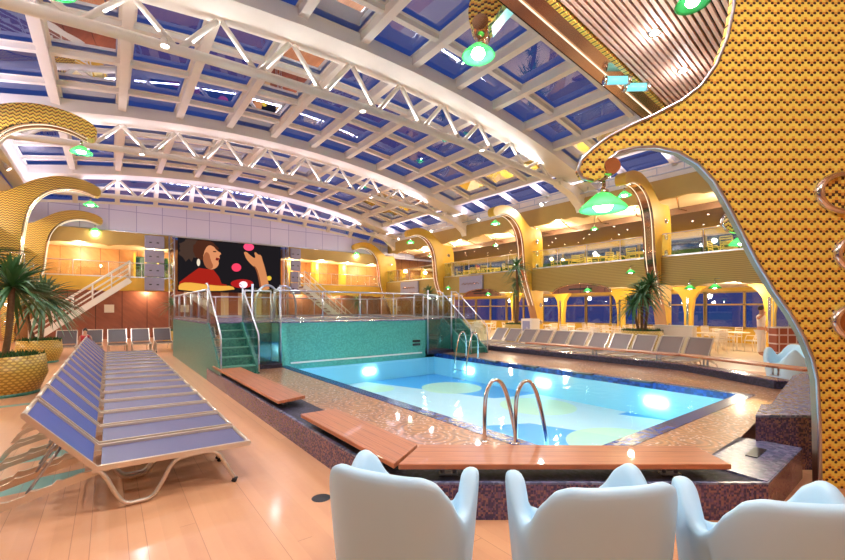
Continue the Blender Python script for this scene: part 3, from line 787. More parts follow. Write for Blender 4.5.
# hanging lamps under the gallery edges
lp = [(17.3, 5.4, 2.45), (17.3, 6.2, 2.45), (17.4, 10.4, 2.5), (17.4, 16.6, 2.5), (17.4, 22.5, 2.5), (19, 11, 5.6), (19, 17.5, 5.6), (19, 24, 5.6), (17.3, 8.4, 3.2), (17.3, 20.0, 3.0)]
for i, (x, y, z) in enumerate(lp):
    l = thing('hanging_lamp', 'green glass lamp hanging at the right gallery edge, %s' % (NTH[i]+' of ten along it'), 'lamp', (x, y, z), 'green glass lamps along the right gallery')
    lamp_parts(l, x, y, z, .2, 10, light=False); b = MB(); b.tube([(x, y, z+.2), (x, y, 2.8 if z < 2.6 else (3.5 if z < 4 else 6.32))]+([(17.9, y, 2.82 if z < 2.6 else 3.52)] if z < 4 else []), .01, 5); b.build('cord', 'black', l)
for i, (x, y, z) in enumerate([(-2.4, 15.5, 2.6), (-2.3, 19.5, 2.5), (-2.5, 23.5, 2.5)]):
    l = thing('hanging_lamp', 'green glass lamp among the left palms, %s' % ['nearest', 'middle', 'farthest'][i], 'lamp', (x, y, z), 'green lamps by the left gallery')
    lamp_parts(l, x, y, z, .24, 15); b = MB(); b.tube([(x, y, z+.2), (x, y, 3.6), (-3.2, y, 3.6)], .015, 5); b.build('bracket', 'chrome', l)

# arched inner posts of the restaurant
for i, y in enumerate((4.8, 7.8, 11.0, 14.6, 18.2)):
    t = thing('arched_post', 'small yellow arched post in the right hand restaurant, %s' % ORD[i], 'post', (22, y, 0), 'yellow posts in the restaurant')
    b = MB(); b.prism(smooth_poly([(-.15, 0), (.15, 0), (.15, 2.0), (.5, 2.6), (.9, 2.77), (-.9, 2.77), (-.5, 2.6), (-.15, 2.0)], 1), (21.5, y, 0), (0, 1, 0), (0, 0, 1), (.3, 0, 0)); b.build('post_body', 'yellow', t)
    b = MB(); b.bb(21.47, 21.5, y-.05, y+.05, .3, 2.2); b.build('mirror_strip', 'chrome', t)
for i, y in enumerate((10.9, 17.4, 24.5)):
    t = thing('arched_valance', 'arched wooden valance with dark grille under the right gallery, %s' % ORD[i], 'valance', (17.6, y, 2.4), 'arched valances')
    b = MB(); n = 14
    pts = [(1.5*math.cos(PI*k/n), .42*math.sin(PI*k/n)) for k in range(n+1)]+[(-1.35*math.cos(PI*k/n), .30*math.sin(PI*k/n)) for k in range(n+1)]
    b.prism([(1.5*math.cos(PI*k/n), .42*math.sin(PI*k/n)) for k in range(n+1)], (17.62, y, 2.45), (0, 1, 0), (0, 0, 1), (.1, 0, 0)); b.build('arch_board', 'darkwood', t)
    b = MB(); b.tube([(17.6, y+1.5*math.cos(PI*k/n), 2.45+.42*math.sin(PI*k/n)) for k in range(n+1)], .04, 6); b.build('lit_rim', 'goldtrim', t)
    b = MB(); b.bb(17.6, 17.62, y-.6, y+.6, 2.6, 2.68); b.build('grille', 'black', t)

# grey banner panels on the gallery front
for i, (y, w) in enumerate(((18.3, 2.0), (24.8, 2.2))):
    t = thing('banner_panel', 'pale grey panel hung on the right gallery front, %s one' % ['nearer', 'farther'][i], 'panel', (17.7, y, 3.1), 'grey gallery panels')
    b = MB(); b.bb(17.62, 17.74, y-w/2, y+w/2, 2.72, 3.72); b.build('board', 'greypanel', t, bevel=.02)
    b = MB(); b.tube([(17.6, y+.75-.15*k, 3.25+(.06 if k % 2 else -.05)) for k in range(11)], .022, 5); b.build('scroll_emblem', 'goldtrim', t)

# ------------------------------------------------------------ far end
b = MB(); b.bb(-12, 27, 31, 31.2, 0, 6.2); struct('wall_back', b, 'woodpanel')
b = MB(); b.bb(-3.2, 3.2, 29.4, 29.55, 0, 2.75); b.bb(9.5, 18, 29.4, 29.55, 0, 2.75); struct('wall_end_lower', b, 'darkwood')
b = MB(); b.bb(3.2, 9.5, 29.4, 29.5, 0, 2.9); o = struct('wall_end_middle', b, stripes('lit_bar_front', srgb(226, 190, 150), srgb(150, 84, 60), 1.05, 'x', .55))
for (x0, x1, sd) in ((-9, 3.0, 'left'), (9.9, 18, 'right')):
    t = thing('end_gallery', 'yellow end gallery balcony %s of the big screen' % sd, 'balcony', ((x0+x1)/2, 28.6, 2.6))
    b = MB(); pts = wavy(x0, x1, 3.45, 2.62, .1, 1.9)
    b.prism(pts, (0, 28.35, 0), (1, 0, 0), (0, 0, 1), (0, .15, 0)); b.build('fascia', 'yellow', t)
    b = MB(); b.bb(x0, x1, 28.5, 31, 2.85, 3.0); b.build('floor_slab', 'ceilwood', t)
    b = MB(); b.prism(wavy(x0, x1, 6.0, 5.15, .12, 2.3), (0, 28.35, 0), (1, 0, 0), (0, 0, 1), (0, .15, 0)); b.build('canopy_fascia', 'olive', t)
    b = MB(); b.bb(x0, x1, 28.5, 31, 5.3, 5.36); b.build('ceiling_panel', 'ceilwood', t)
    balustrade('glass balustrade on the end gallery %s of the screen' % sd, [(x0, 28.4), (x1, 28.4)], 3.45, .85, 1.5, group='end gallery balustrades')
    for k, x in enumerate([x0+.8+(x1-x0-1.6)*q/3 for q in range(4)]):
        if x < -3 and k < 1: continue
        downlight(x, 29.6, 5.28, 130, 'downlight in the end gallery %s of the screen' % sd, 'end gallery %s downlights' % sd)
    for x in ((x0+x1)/2, x1-1.2 if sd == 'left' else x0+1.2):
        downlight(x, 28.95, 2.84, 60, 'downlight beneath the end gallery %s of the screen' % sd, 'lower end gallery %s downlights' % sd)
for i, x in enumerate((10.6, 12.6, 14.9)):
    t = tag(MB().lathe([(.35, 0), (.3, .3), (.28, 2.6), (.3, 5.3)], (x, 30.2, 0), 16).build('round_column', 'yellow'), 'round yellow column inside the end gallery right of the screen, %s' % ['nearest to the screen', 'middle', 'farthest from the screen'][i], 'column', 'round yellow columns')
b = MB(); b.bb(1.2, 3.1, 30.5, 30.6, 3.2, 4.9); o = struct('window_40', b, 'greenglass')
b = MB()
for x in (1.2, 1.75, 2.4, 3.0): b.bb(x, x+.1, 30.4, 30.5, 3.0, 5.1)
struct('trim_3', b, 'yellow')
t = tag(MB().bb(-.2, .25, 29.36, 29.4, 1.5, 1.95).build('wall_notice', 'white'), 'small square white notice on the brown wall right of the left staircase', 'notice')
def staircase(label, xb, xt, y, zt=3.3):
    t = thing('staircase', label, 'staircase', (xb, y, 0)); n = 15; d = (xt-xb)/n
    for yy in (y-.5, y+.5):
        b = MB(); b.beam((xb, yy, .12), (xt, yy, zt-.05), .06, .28); b.build('stringer', 'white', t)
        for h, r in ((.95, .03), (.62, .018), (.35, .018)):
            b = MB(); b.tube([(xb, yy, .15+h), (xt, yy, zt+h)], r, 6); b.build('handrail' if h > .9 else 'side_rail', 'white', t)
        for k in range(6):
            f = k/5; b = MB(); x = xb+(xt-xb)*f; z = .15+(zt-.15)*f; b.tube([(x, yy, z), (x, yy, z+.95)], .025, 6); b.build('baluster', 'white', t)
    for k in range(n):
        b = MB(); b.box((xb+d*(k+.5), y, .15+(zt-.15)*(k+.5)/n), (abs(d)*1.1, .95, .05)); b.build('tread', 'darkwood', t)
    return t
staircase('open white staircase climbing to the end gallery left of the screen', -3.0, .9, 27.2)
staircase('open white staircase climbing to the end gallery right of the screen', 14.2, 10.4, 27.2)

# the big screen
SY = 28.45
x0, x1, z0, z1 = 3.3, 9.42, 2.75, 5.98
t = thing('video_screen', 'big lit video screen showing a laughing woman in a red scarf', 'screen', ((x0+x1)/2, SY, z0))
b = MB(); b.bb(x0, x1, SY, SY+.12, z0, z1); b.build('display', emis('screen_black', (.012, .010, .012), 1), t)
def scr(name, pts, col, k, st=1.0):
    P = [(x0+(a-70)/525*(x1-x0), z1-(c-50-(a-70)*.045)/(290)*(z1-z0)) for a, c in pts]
    P = [(a, max(z0+.01, min(z1-.01, c))) for a, c in P]
    b = MB(); b.prism(P, (0, SY-.003*k-.002, 0), (1, 0, 0), (0, 0, 1), (0, .003, 0)); b.build(name, emis('screen_'+name, col, st), t)
def blob(cx, cy, rx, ry, n=22, j=0): return [(cx+rx*(1+j*random.uniform(-1, 1))*math.cos(2*PI*i/n), cy+ry*(1+j*random.uniform(-1, 1))*math.sin(2*PI*i/n)) for i in range(n)]
scr('dim_foliage', blob(125, 110, 55, 60, 26, .25), srgb(70, 52, 44), 1)
scr('dark_hair', blob(195, 112, 62, 56, 30, .1), srgb(74, 40, 28), 2)
scr('scarf', [(72, 330), (76, 290), (120, 250), (165, 212), (235, 222), (262, 262), (275, 300), (300, 305), (300, 335)], srgb(160, 34, 24), 3)
scr('face', smooth_poly([(196, 100), (215, 82), (238, 92), (250, 112), (276, 128), (262, 142), (267, 156), (258, 168), (262, 190), (246, 214), (218, 222), (194, 205), (182, 160)], 1), srgb(214, 140, 96), 4)
scr('mouth', [(248, 152), (266, 157), (255, 170), (244, 166)], srgb(120, 30, 30), 5)
scr('eye', [(232, 116), (250, 116), (246, 122), (234, 122)], srgb(40, 20, 16), 5)
scr('cheek_shade', smooth_poly([(196, 120), (214, 130), (222, 170), (236, 205), (218, 222), (194, 205), (182, 160)], 1), srgb(160, 92, 60), 5)
scr('earring', blob(163, 182, 8, 20), srgb(230, 214, 190), 5)
scr('yellow_cushion', smooth_poly([(72, 340), (72, 300), (110, 290), (190, 302), (260, 312), (330, 312), (345, 340)], 1), srgb(232, 170, 70), 5)
scr('forearm', smooth_poly([(392, 128), (388, 116), (402, 112), (424, 134), (446, 150), (452, 142), (444, 118), (452, 112), (466, 128), (482, 128), (492, 166), (506, 215), (524, 300), (530, 340), (478, 340), (470, 260), (458, 212), (430, 190), (402, 156)], 1), srgb(206, 134, 86), 4)
scr('wrist_shade', smooth_poly([(436, 190), (458, 205), (476, 270), (484, 330), (476, 335), (466, 262), (452, 212)], 1), srgb(140, 78, 48), 5)
scr('pink_globe', blob(415, 84, 28, 22), srgb(240, 70, 110), 2, 1.3)
scr('pink_globe', blob(350, 206, 25, 24), srgb(225, 60, 90), 2, 1.2)
scr('red_glow', blob(380, 300, 60, 26), srgb(170, 30, 30), 1)
scr('white_globe', blob(386, 306, 22, 20), srgb(255, 200, 215), 3, 1.5)
scr('yellow_globe', blob(527, 268, 14, 14), srgb(230, 190, 60), 3)
for i, x in enumerate((2.95, 9.65)):
    t = thing('truss_tower', 'slim lattice truss tower on the %s of the screen' % ['left edge', 'right edge'][i], 'truss', (x, 28.2, 0), 'lattice towers beside the screen')
    b = MB()
    for dx in (-.13, .13):
        for dy in (-.13, .13): b.tube([(x+dx, 28.15+dy, 0), (x+dx, 28.15+dy, 6)], .025, 6)
    b.build('upright', 'steel', t)
    b = MB()
    for k in range(20):
        z = .3*k; a = -1 if k % 2 else 1
        b.tube([(x-.13*a, 28.02, z), (x+.13*a, 28.02, z+.3)], .015, 5)
    b.build('lacing', 'steel', t)
for i, (x, w) in enumerate(((2.1, .95), (10.35, .7))):
    t = thing('line_array_speaker', 'grey lavender stacked speaker panel hanging %s of the screen' % ['left', 'right'][i], 'speaker', (x, 28.2, 2.7), 'speaker panels beside the screen')
    for k in range(4):
        b = MB(); b.bb(x-w/2, x+w/2, 28.1, 28.3, 2.75+k*.8, 3.5+k*.8); b.build('cabinet', 'greypanel', t, bevel=.03)
        for q in (-.2, .15):
            b = MB(); b.box((x+q, 28.09, 3.1+k*.8), (.12, .01, .06)); b.build('slot', 'black', t)

# ------------------------------------------------------------ lighting rail with spotlights along the right eave
t = thing('lighting_rail', 'dark spotlight rail running under the right eave', 'rail', (17.6, 14, 7.15))
for z in (7.1, 7.4): b = MB(); b.tube([(17.6, 1, z), (17.6, 28, z)], .03, 6); b.build('rail_tube', 'steel', t)
for k in range(27): b = MB(); b.tube([(17.6, 1.5+k, 7.1), (17.6, 1.5+k, 7.4)], .015, 5); b.build('rail_tie', 'steel', t)
def floodlight(x, y, z, aim, power, label, group, col=WHITE, ang=120):
    t = thing('floodlight', label, 'floodlight', (x, y, z), group)
    d = (Vector(aim)-Vector((x, y, z))).normalized(); q = d.to_track_quat('-Z', 'Y')
    mx = Matrix.Translation((x, y, z)) @ q.to_matrix().to_4x4()
    b = MB(); b.lathe([(0, .22), (.07, .2), (.09, .02), (.11, 0), (.095, 0), (.08, .05)], n=14, mx=mx); b.build('housing', 'cream', t)
    if x < -2.5: b = MB(); b.tube([(x, y, z+.1), (-3.4, y, z+.45)], .02, 6); b.build('bracket', 'steel', t)
    b = MB(); b.lathe([(0, .03), (.085, .03)], n=14, mx=mx); b.build('lens', 'downlight', t)
    l = bpy.data.lights.new('flood_beam', 'SPOT'); l.energy = power; l.color = col; l.spot_size = math.radians(ang); l.spot_blend = .8; l.shadow_soft_size = .12
    o = bpy.data.objects.new('flood_beam', l); C.objects.link(o); o.parent = t; o.location = d*.05; o.rotation_mode = 'QUATERNION'; o.rotation_quaternion = q
for i, y in enumerate((4, 8.5, 13, 17.5, 22, 26)):
    floodlight(17.5, y, 7.0, (9, y-1, 0), 400, 'slim floodlight on the right eave rail, %s' % ORD[i], 'floodlights on the right rail')
    floodlight(-3.0, y, 7.0, (3, y-1, 0), 400, 'slim added floodlight on the left eave, %s' % ORD[i], 'added floodlights on the left eave')  # left eave lamps are added to light the hall from this side
for ai, y in enumerate(AY[:3]):
    for k, x in enumerate((1.0, 6.0, 11.0)):
        floodlight(x, y-.3, 7.55, (x+.3, y-1.2, 0), 430, 'small added floodlight under the roof truss %s, %s' % (['above the near canopy', 'nearest in view', 'in the middle'][ai], ['left', 'centre', 'right'][k]), 'added floodlights under the trusses', ang=140)  # lamps added for downward light; the real trusses carry none

# ------------------------------------------------------------ slatted canopy above
CAN = math.radians(5)
t = thing('slatted_canopy', 'peach slatted soffit with bronze mirror fascia overhead at top right', 'canopy', (4.3, 3.85, 5.9), rz=CAN)
b = MB(); b.bb(-2.2, 12, -.46, 0, 0, .08); b.bb(-2.2, 12, -.02, .0, 0, .6); b.build('mirror_fascia', 'goldtrim', t, world=False)
b = MB(); b.bb(-2.2, 12, -.53, -.46, -.03, .06); b.build('gold_edge', 'zigs', t, world=False)
b = MB(); b.bb(-2.2, 12, -5, -.53, .10, .14); b.build('dark_backing', 'black', t, world=False)
b = MB(); y = -.57
while y > -4.9: b.bb(-2.2, 12, y-.046, y, .0, .06); y -= .082
b.build('slat', 'slat', t, world=False)
b = MB(); b.tube([(-2.2, -.22, -.015), (12, -.22, -.015)], .012, 5); b.build('light_strip', 'ledstrip', t, world=False)
downlight(6.6, 2.84, 5.89, 14, 'star bright downlight in the slatted canopy, nearer its left edge', 'canopy downlights', WHITE)
downlight(8.03, 2.98, 5.89, 14, 'bright downlight in the slatted canopy beside the gold pillar', 'canopy downlights', WHITE)
downlight(4.6, 1.6, 5.89, 330, 'added downlight in the slatted canopy above the foreground armchairs', 'canopy downlights', WHITE)  # out-of-view lamp added to brighten the gold pillar
downlight(1.8, -.5, 5.89, 330, 'added downlight in the slatted canopy at its near left end', 'canopy downlights', WHITE)  # likewise added, lights the pillar from the camera side
for i, (x, y) in enumerate(((7.15, 3.72), (7.65, 3.62))):
    t = thing('fascia_tube', 'short cyan glass tube clipped to the canopy fascia, %s' % ['left one', 'right one'][i], 'tube light', (x, y, 5.8), 'cyan tubes')
    b = MB(); b.tube([(x-.1, y+.16, 5.78), (x+.22, y-.1, 5.78)], .07, 12); b.build('glass_tube', 'cyanlit', t)
    b = MB(); b.tube([(x-.12, y+.18, 5.78), (x-.08, y+.14, 5.78)], .08, 12); b.build('end_cap', 'chrome', t); b = MB(); b.tube([(x+.2, y-.08, 5.78), (x+.24, y-.12, 5.78)], .08, 12); b.build('end_cap', 'chrome', t)
# arm curling out of the canopy with its lamp
T = Vector((4.42, 4.42, 0)); U = Vector((.62, -.78, 0)).normalized(); Nn = Vector((-U.y, U.x, 0))
t = thing('canopy_arm', 'gold zigzag mosaic arm curling down from the canopy at top centre', 'arm', (T.x, T.y, 5.8))
P_ = smooth_poly([(-.06, 5.82), (-.14, 6.0), (-.1, 6.3), (.15, 6.7), (.6, 7.0), (1.3, 7.1), (1.3, 6.6), (.75, 6.45), (.4, 6.15), (.24, 5.9), (.1, 5.8)], 2)
b = MB(); b.prism(P_, T-Nn*.16, U, (0, 0, 1), Nn*.32); b.build('arm_body', 'zigs', t)
b = MB(); b.tube([T+U*.05+Vector((0, 0, 5.88))-Nn*.2, T+U*.05+Vector((0, 0, 5.88))+Nn*.2], .12, 16); b.build('chrome_drum', 'goldtrim', t)
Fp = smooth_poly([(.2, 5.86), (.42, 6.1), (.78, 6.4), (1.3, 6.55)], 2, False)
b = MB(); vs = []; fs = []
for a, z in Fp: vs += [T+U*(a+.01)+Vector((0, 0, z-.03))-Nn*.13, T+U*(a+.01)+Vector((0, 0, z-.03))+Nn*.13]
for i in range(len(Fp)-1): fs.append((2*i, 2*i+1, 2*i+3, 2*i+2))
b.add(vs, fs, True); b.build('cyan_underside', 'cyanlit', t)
l = thing('hanging_lamp', 'green glass lamp hanging from the mosaic arm at top centre', 'lamp', (T.x, T.y, 5.5))
lamp_parts(l, T.x, T.y, 5.50, .25, 40)
x, y = 6.09, 2.15
l = thing('hanging_lamp', 'green glass lamp under the slatted canopy at the top edge', 'lamp', (x, y, 5.5)); lamp_parts(l, x, y, 5.70, .21, 20, light=False)

# ------------------------------------------------------------ big gold pillar
D0 = 3.9; k_ = D0/412
def PL(px, py): return ((px-422.5)*k_, 1.7+(309-py)*k_)
t = thing('mosaic_pillar', 'huge curved gold zigzag mosaic pillar with portholes at the right edge', 'pillar', tuple(FW*D0), rz=-YAW)
top = [(738, -150), (736, -20), (733, 10), (727, 38), (716, 65), (700, 87), (680, 102), (655, 115), (630, 126), (608, 137), (592, 149), (581, 160), (578, 170), (582, 178), (593, 181)]
low = [(604, 177), (607, 168), (609, 159), (618, 152), (634, 148), (655, 147), (678, 152), (698, 164), (714, 181), (727, 203), (741, 230), (757, 262), (775, 292), (790, 313), (803, 336), (812, 358), (817, 380), (819, 420), (820, 488.5)]
outl = [PL(*p) for p in top+low]
b = MB(); b.prism(outl+[PL(1010, 488.5), PL(1010, -150)], (0, 0, 0), (1, 0, 0), (0, 0, 1), (0, .07, 0)); b.build('mosaic_body', 'zig', t, world=False)
lo = [PL(*p) for p in low[1:]]
def edge_strip(pts, d, w0, w1, name, m):
    b = MB(); vs = []; fs = []
    q = off_path(pts, d)
    for (a, z) in q: vs += [(a, w0, z), (a, w1, z)]
    for i in range(len(q)-1): fs.append((2*i, 2*i+1, 2*i+3, 2*i+2))
    b.add(vs, fs, True); b.build(name, m, t, world=False)
edge_strip(lo, -.006, -.015, .07, 'mirror_edge', 'bronze')
b = MB(); b.tube([(a, -.004, z) for a, z in outl[:15]], .016, 8); b.tube([(a, -.004, z) for a, z in lo], .016, 8); b.build('chrome_beading', 'steel', t, world=False)
a, z = PL(612, 166)
b = MB(); b.tube([(a, -.02, z), (a, .24, z)], .075, 18); b.build('chrome_drum', 'goldtrim', t, world=False)
for (px, py, r) in ((843, 193, .20), (860, 254, .19), (856, 322, .18)):
    a, z = PL(px, py)
    mx = Matrix.Translation((a, 0, z)) @ Matrix.Rotation(PI/2, 4, 'X') @ Matrix.Scale(1.35, 4, (1, 0, 0))
    b = MB(); b.lathe([(r*.78, -.01), (r*.74, .02), (r*.82, .05), (r*.95, .05), (r*1.02, .02), (r*1.03, -.01)], n=36, mx=mx); b.build('porthole_ring', 'chrome', t, world=False)
    b = MB(); b.lathe([(0, .004), (r*.78, .004)], n=36, mx=mx); b.build('porthole_lining', 'zigs' if py < 300 else 'goldtrim', t, world=False)
p = RT*((603-422.5)*4.05/412)+FW*4.05
l = thing('hanging_lamp', 'large green glass lamp hanging from the tip of the big gold pillar', 'lamp', (p.x, p.y, 2.65)); lamp_parts(l, p.x, p.y, 2.68, .225, 30)
# lamp with round mosaic disc seen behind the pillar
p = RT*((744-422.5)*8.2/412)+FW*8.2
l = thing('hanging_lamp', 'green glass lamp below a round zigzag disc left of the gold pillar', 'lamp', (p.x, p.y, 3)); lamp_parts(l, p.x, p.y, 2.99, .26, 25)
q = RT*((736-422.5)*8.3/412)+FW*8.3
mx = Matrix.Translation((q.x, q.y, 3.45)) @ Matrix.Rotation(-YAW, 4, 'Z') @ Matrix.Rotation(PI/2, 4, 'X') @ Matrix.Scale(1.25, 4, (1, 0, 0))
b = MB(); b.lathe([(0, .03), (.22, .03), (.22, -.03), (0, -.03)], n=28, mx=mx); b.build('mosaic_disc', 'zigs', l)
b = MB(); b.lathe([(.22, .035), (.235, .03), (.235, -.03), (.22, -.035)], n=28, mx=mx); b.build('disc_rim', 'chrome', l)
b = MB(); b.tube([(q.x, q.y, 3.65), (q.x+.3, q.y-.3, 4.5), (q.x+.8, q.y-.9, 5.5), (q.x+1, q.y-1.1, 6)], .03, 8); b.build('arm_rod', 'chrome', l)

# ------------------------------------------------------------ moulded armchairs
HT = [(0, .865), (38, .865), (48, .84), (58, .76), (68, .64), (76, .60), (84, .62), (94, .71), (104, .78), (112, .79), (122, .74), (136, .60), (150, .48), (166, .44), (180, .44)]
def hh(a):
    a = abs(a)
    for i in range(len(HT)-1):
        if HT[i][0] <= a <= HT[i+1][0]:
            f = (a-HT[i][0])/(HT[i+1][0]-HT[i][0]); f = f*f*(3-2*f); return HT[i][1]*(1-f)+HT[i+1][1]*f
    return .44
def armchair(label, loc, rz, group):
    t = thing('armchair', label, 'armchair', loc, group, rz)
    n = 72; mb = MB(); rings = []
    for i in range(n):
        th = -180+360*i/n; q = math.radians(th)
        c, s = math.cos(q), math.sin(q); e = 2.8
        rr = (abs(c/.37)**e+abs(s/.415)**e)**(-1/e)
        h = hh(th); a_ = abs(th); tk = .08+.022*math.exp(-((a_-108)/22)**2)
        sec = [(.80, 0), (.84, .02), (.90, .2), (.96, .45*min(1, h/.8)+.05), (1.0, h-.10), (1.0, h-.045), (.985, h-.012)]
        col = [(rr*k, z) for k, z in sec]+[(rr*.985-tk*.5, h)]+[(rr*.985-tk*.85, h-.02), (rr*.98-tk, h-.06), (rr*.94-tk, max(.40, h-.3)), (rr*.90-tk, .40), (rr*.5, .375), (.02, .37)]
        rings.append([(-r*s, -r*c, z) for r, z in col])      # back towards -y, front towards +y
    m_ = len(rings[0]); vs = [p for r in rings for p in r]; fs = []
    for i in range(n):
        j = (i+1) % n
        for k in range(m_-1): fs.append((i*m_+k, i*m_+k+1, j*m_+k+1, j*m_+k))
    fs.append([i*m_ for i in range(n)]); fs.append([i*m_+m_-1 for i in range(n)][::-1])
    mb.add(vs, fs, True); mb.build('moulded_shell', 'chairwhite', t, subd=1, world=False)
    b = MB(); b.lathe([(0, .375), (.2, .385), (.26, .40), (.27, .415), (.2, .43), (0, .435)], (0, .02, 0), 28); b.build('seat_pad', 'chairwhite', t, world=False)
    return t
def LP(l, d): v = RT*l+FW*d; return (v.x, v.y, 0)
armchair('pale moulded armchair at bottom centre, leftmost of the three foreground ones', LP(-.10, 2.42), -YAW-math.radians(24), 'foreground armchairs')
armchair('pale moulded armchair in the foreground between its two neighbours', LP(.895, 2.27), -YAW+math.radians(8), 'foreground armchairs')
armchair('pale moulded armchair at bottom right, closest to the gold pillar', LP(1.775, 2.10), -YAW-math.radians(5), 'foreground armchairs')
armchair('pale blue armchair far off beyond the right kerb bench', (12.6, 2.5, 0), math.radians(50), 'far armchair')

# ------------------------------------------------------------ sun loungers
def make_lounger(label, fab, group, extra=None):
    t = thing('sun_lounger', label, 'sun lounger', (0, 0, 0), group)
    for s in (-1, 1):
        y = .3*s
        b = MB(); b.tube(smooth_poly([(-.02, y, .35), (.05, y, .345), (.14, y, .12), (.2, y, .03), (.30, y, .025), (.40, y, .03), (.47, y, .14), (.56, y, .33), (.7, y, .345), (.92, y, .345), (1.0, y, .18), (1.09, y, .02)], 2, False), .018, 7); b.build('leg', 'alu', t, world=False)
        b = MB(); b.beam((-.02, y, .375), (1.22, y, .355), .03, .045); b.build('side_rail', 'alu', t, world=False)
        b = MB(); b.beam((0, y, .385), (-.43, y, .885), .028, .04); b.build('back_rail', 'alu', t, world=False)
        pr = [(.1, .33), (.0, .355), (-.1, .345), (-.2, .318), (-.24, .325), (-.27, .295), (-.36, .275), (-.4, .28), (-.43, .25), (-.52, .228), (-.56, .233), (-.59, .2), (-.7, .17), (-.74, .17), (-.86, .06), (-.9, .0), (-.85, .0), (-.78, .09), (-.7, .125), (-.4, .205), (0, .31)]
        b = MB(); b.prism(pr, (0, y-.045*s-.012, 0), (1, 0, 0), (0, 0, 1), (0, .024, 0)); b.build('notched_rear_bar', 'alu', t, world=False)
        b = MB(); b.tube([(-.2, y*.8, .61), (-.42, y*.8, .26)], .011, 6); b.build('back_prop', 'steel', t, world=False)
    b = MB(); b.add([(.04, -.285, .372), (1.2, -.285, .352), (1.2, .285, .352), (.04, .285, .372), (.04, -.285, .362), (1.2, -.285, .342), (1.2, .285, .342), (.04, .285, .362)], [(0, 1, 2, 3), (7, 6, 5, 4), (0, 4, 5, 1), (1, 5, 6, 2), (2, 6, 7, 3), (3, 7, 4, 0)]); b.build('seat_fabric', 'sheenmesh' if fab == 'bluemesh' else fab, t, world=False)
    b = MB(); b.beam((-.02, 0, .405), (-.42, 0, .872), .57, .01); b.build('back_fabric', fab, t, world=False)
    for (x_, z_) in ((1.22, .355), (-.43, .885)): b = MB(); b.tube([(x_, -.3, z_), (x_, .3, z_)], .018, 7); b.build('cross_bar', 'alu', t, world=False)
    for s in (-1, 1):
        b = MB(); b.tube([(1.07, .3*s, .0), (1.09, .3*s, .045)], .024, 8); b.build('rubber_foot', 'rubber', t, world=False)
    return t
lou = make_lounger('blue grey mesh sun lounger, nearest of the long left row', 'bluemesh', 'blue grey loungers in the long left row')
N = 15
for i in range(N):
    o = lou if i == 0 else dup(lou, (0, 0, 0))
    o.location = (-.09, 4.70+.775*i, 0); o.scale = (1, 1.13, 1)
    if i: o['label'] = 'blue grey mesh sun lounger in the long left row, %s' % (NTH[i]+' from the near end' if i < 14 else 'last and farthest')
lod = make_lounger('dark brown mesh lounger in the back row before the brown wall, leftmost', 'darkmesh', 'dark brown loungers in the back row')
for i in range(5):
    o = lod if i == 0 else dup(lod, (0, 0, 0)); o.location = (-1.25+.76*i, 20.2, 0); o.rotation_euler[2] = -PI/2
    if i: o['label'] = 'dark brown mesh lounger in the back row before the brown wall, %s from the left' % NTH[i]
lob = make_lounger('taupe mesh lounger in the right row, nearest to the gold pillar', 'brownmesh', 'taupe loungers in the right row')
for i in range(11):
    o = lob if i == 0 else dup(lob, (0, 0, 0)); o.location = (12.95, 4.5+.74*i, 0); o.rotation_euler[2] = PI
    if i: o['label'] = 'taupe mesh lounger in the right row, %s from the near end' % NTH[i]
    b = MB(); b.beam((13.08, 4.5+.74*i+.37, .40), (13.5, 4.5+.74*i+.37, .85), .13, .02)
    c = b.build('towel', 'creamfab'); tag(c, 'cream rolled towel leaning between taupe loungers, %s from the near end' % NTH[i], 'towel', 'cream towels in the right row')
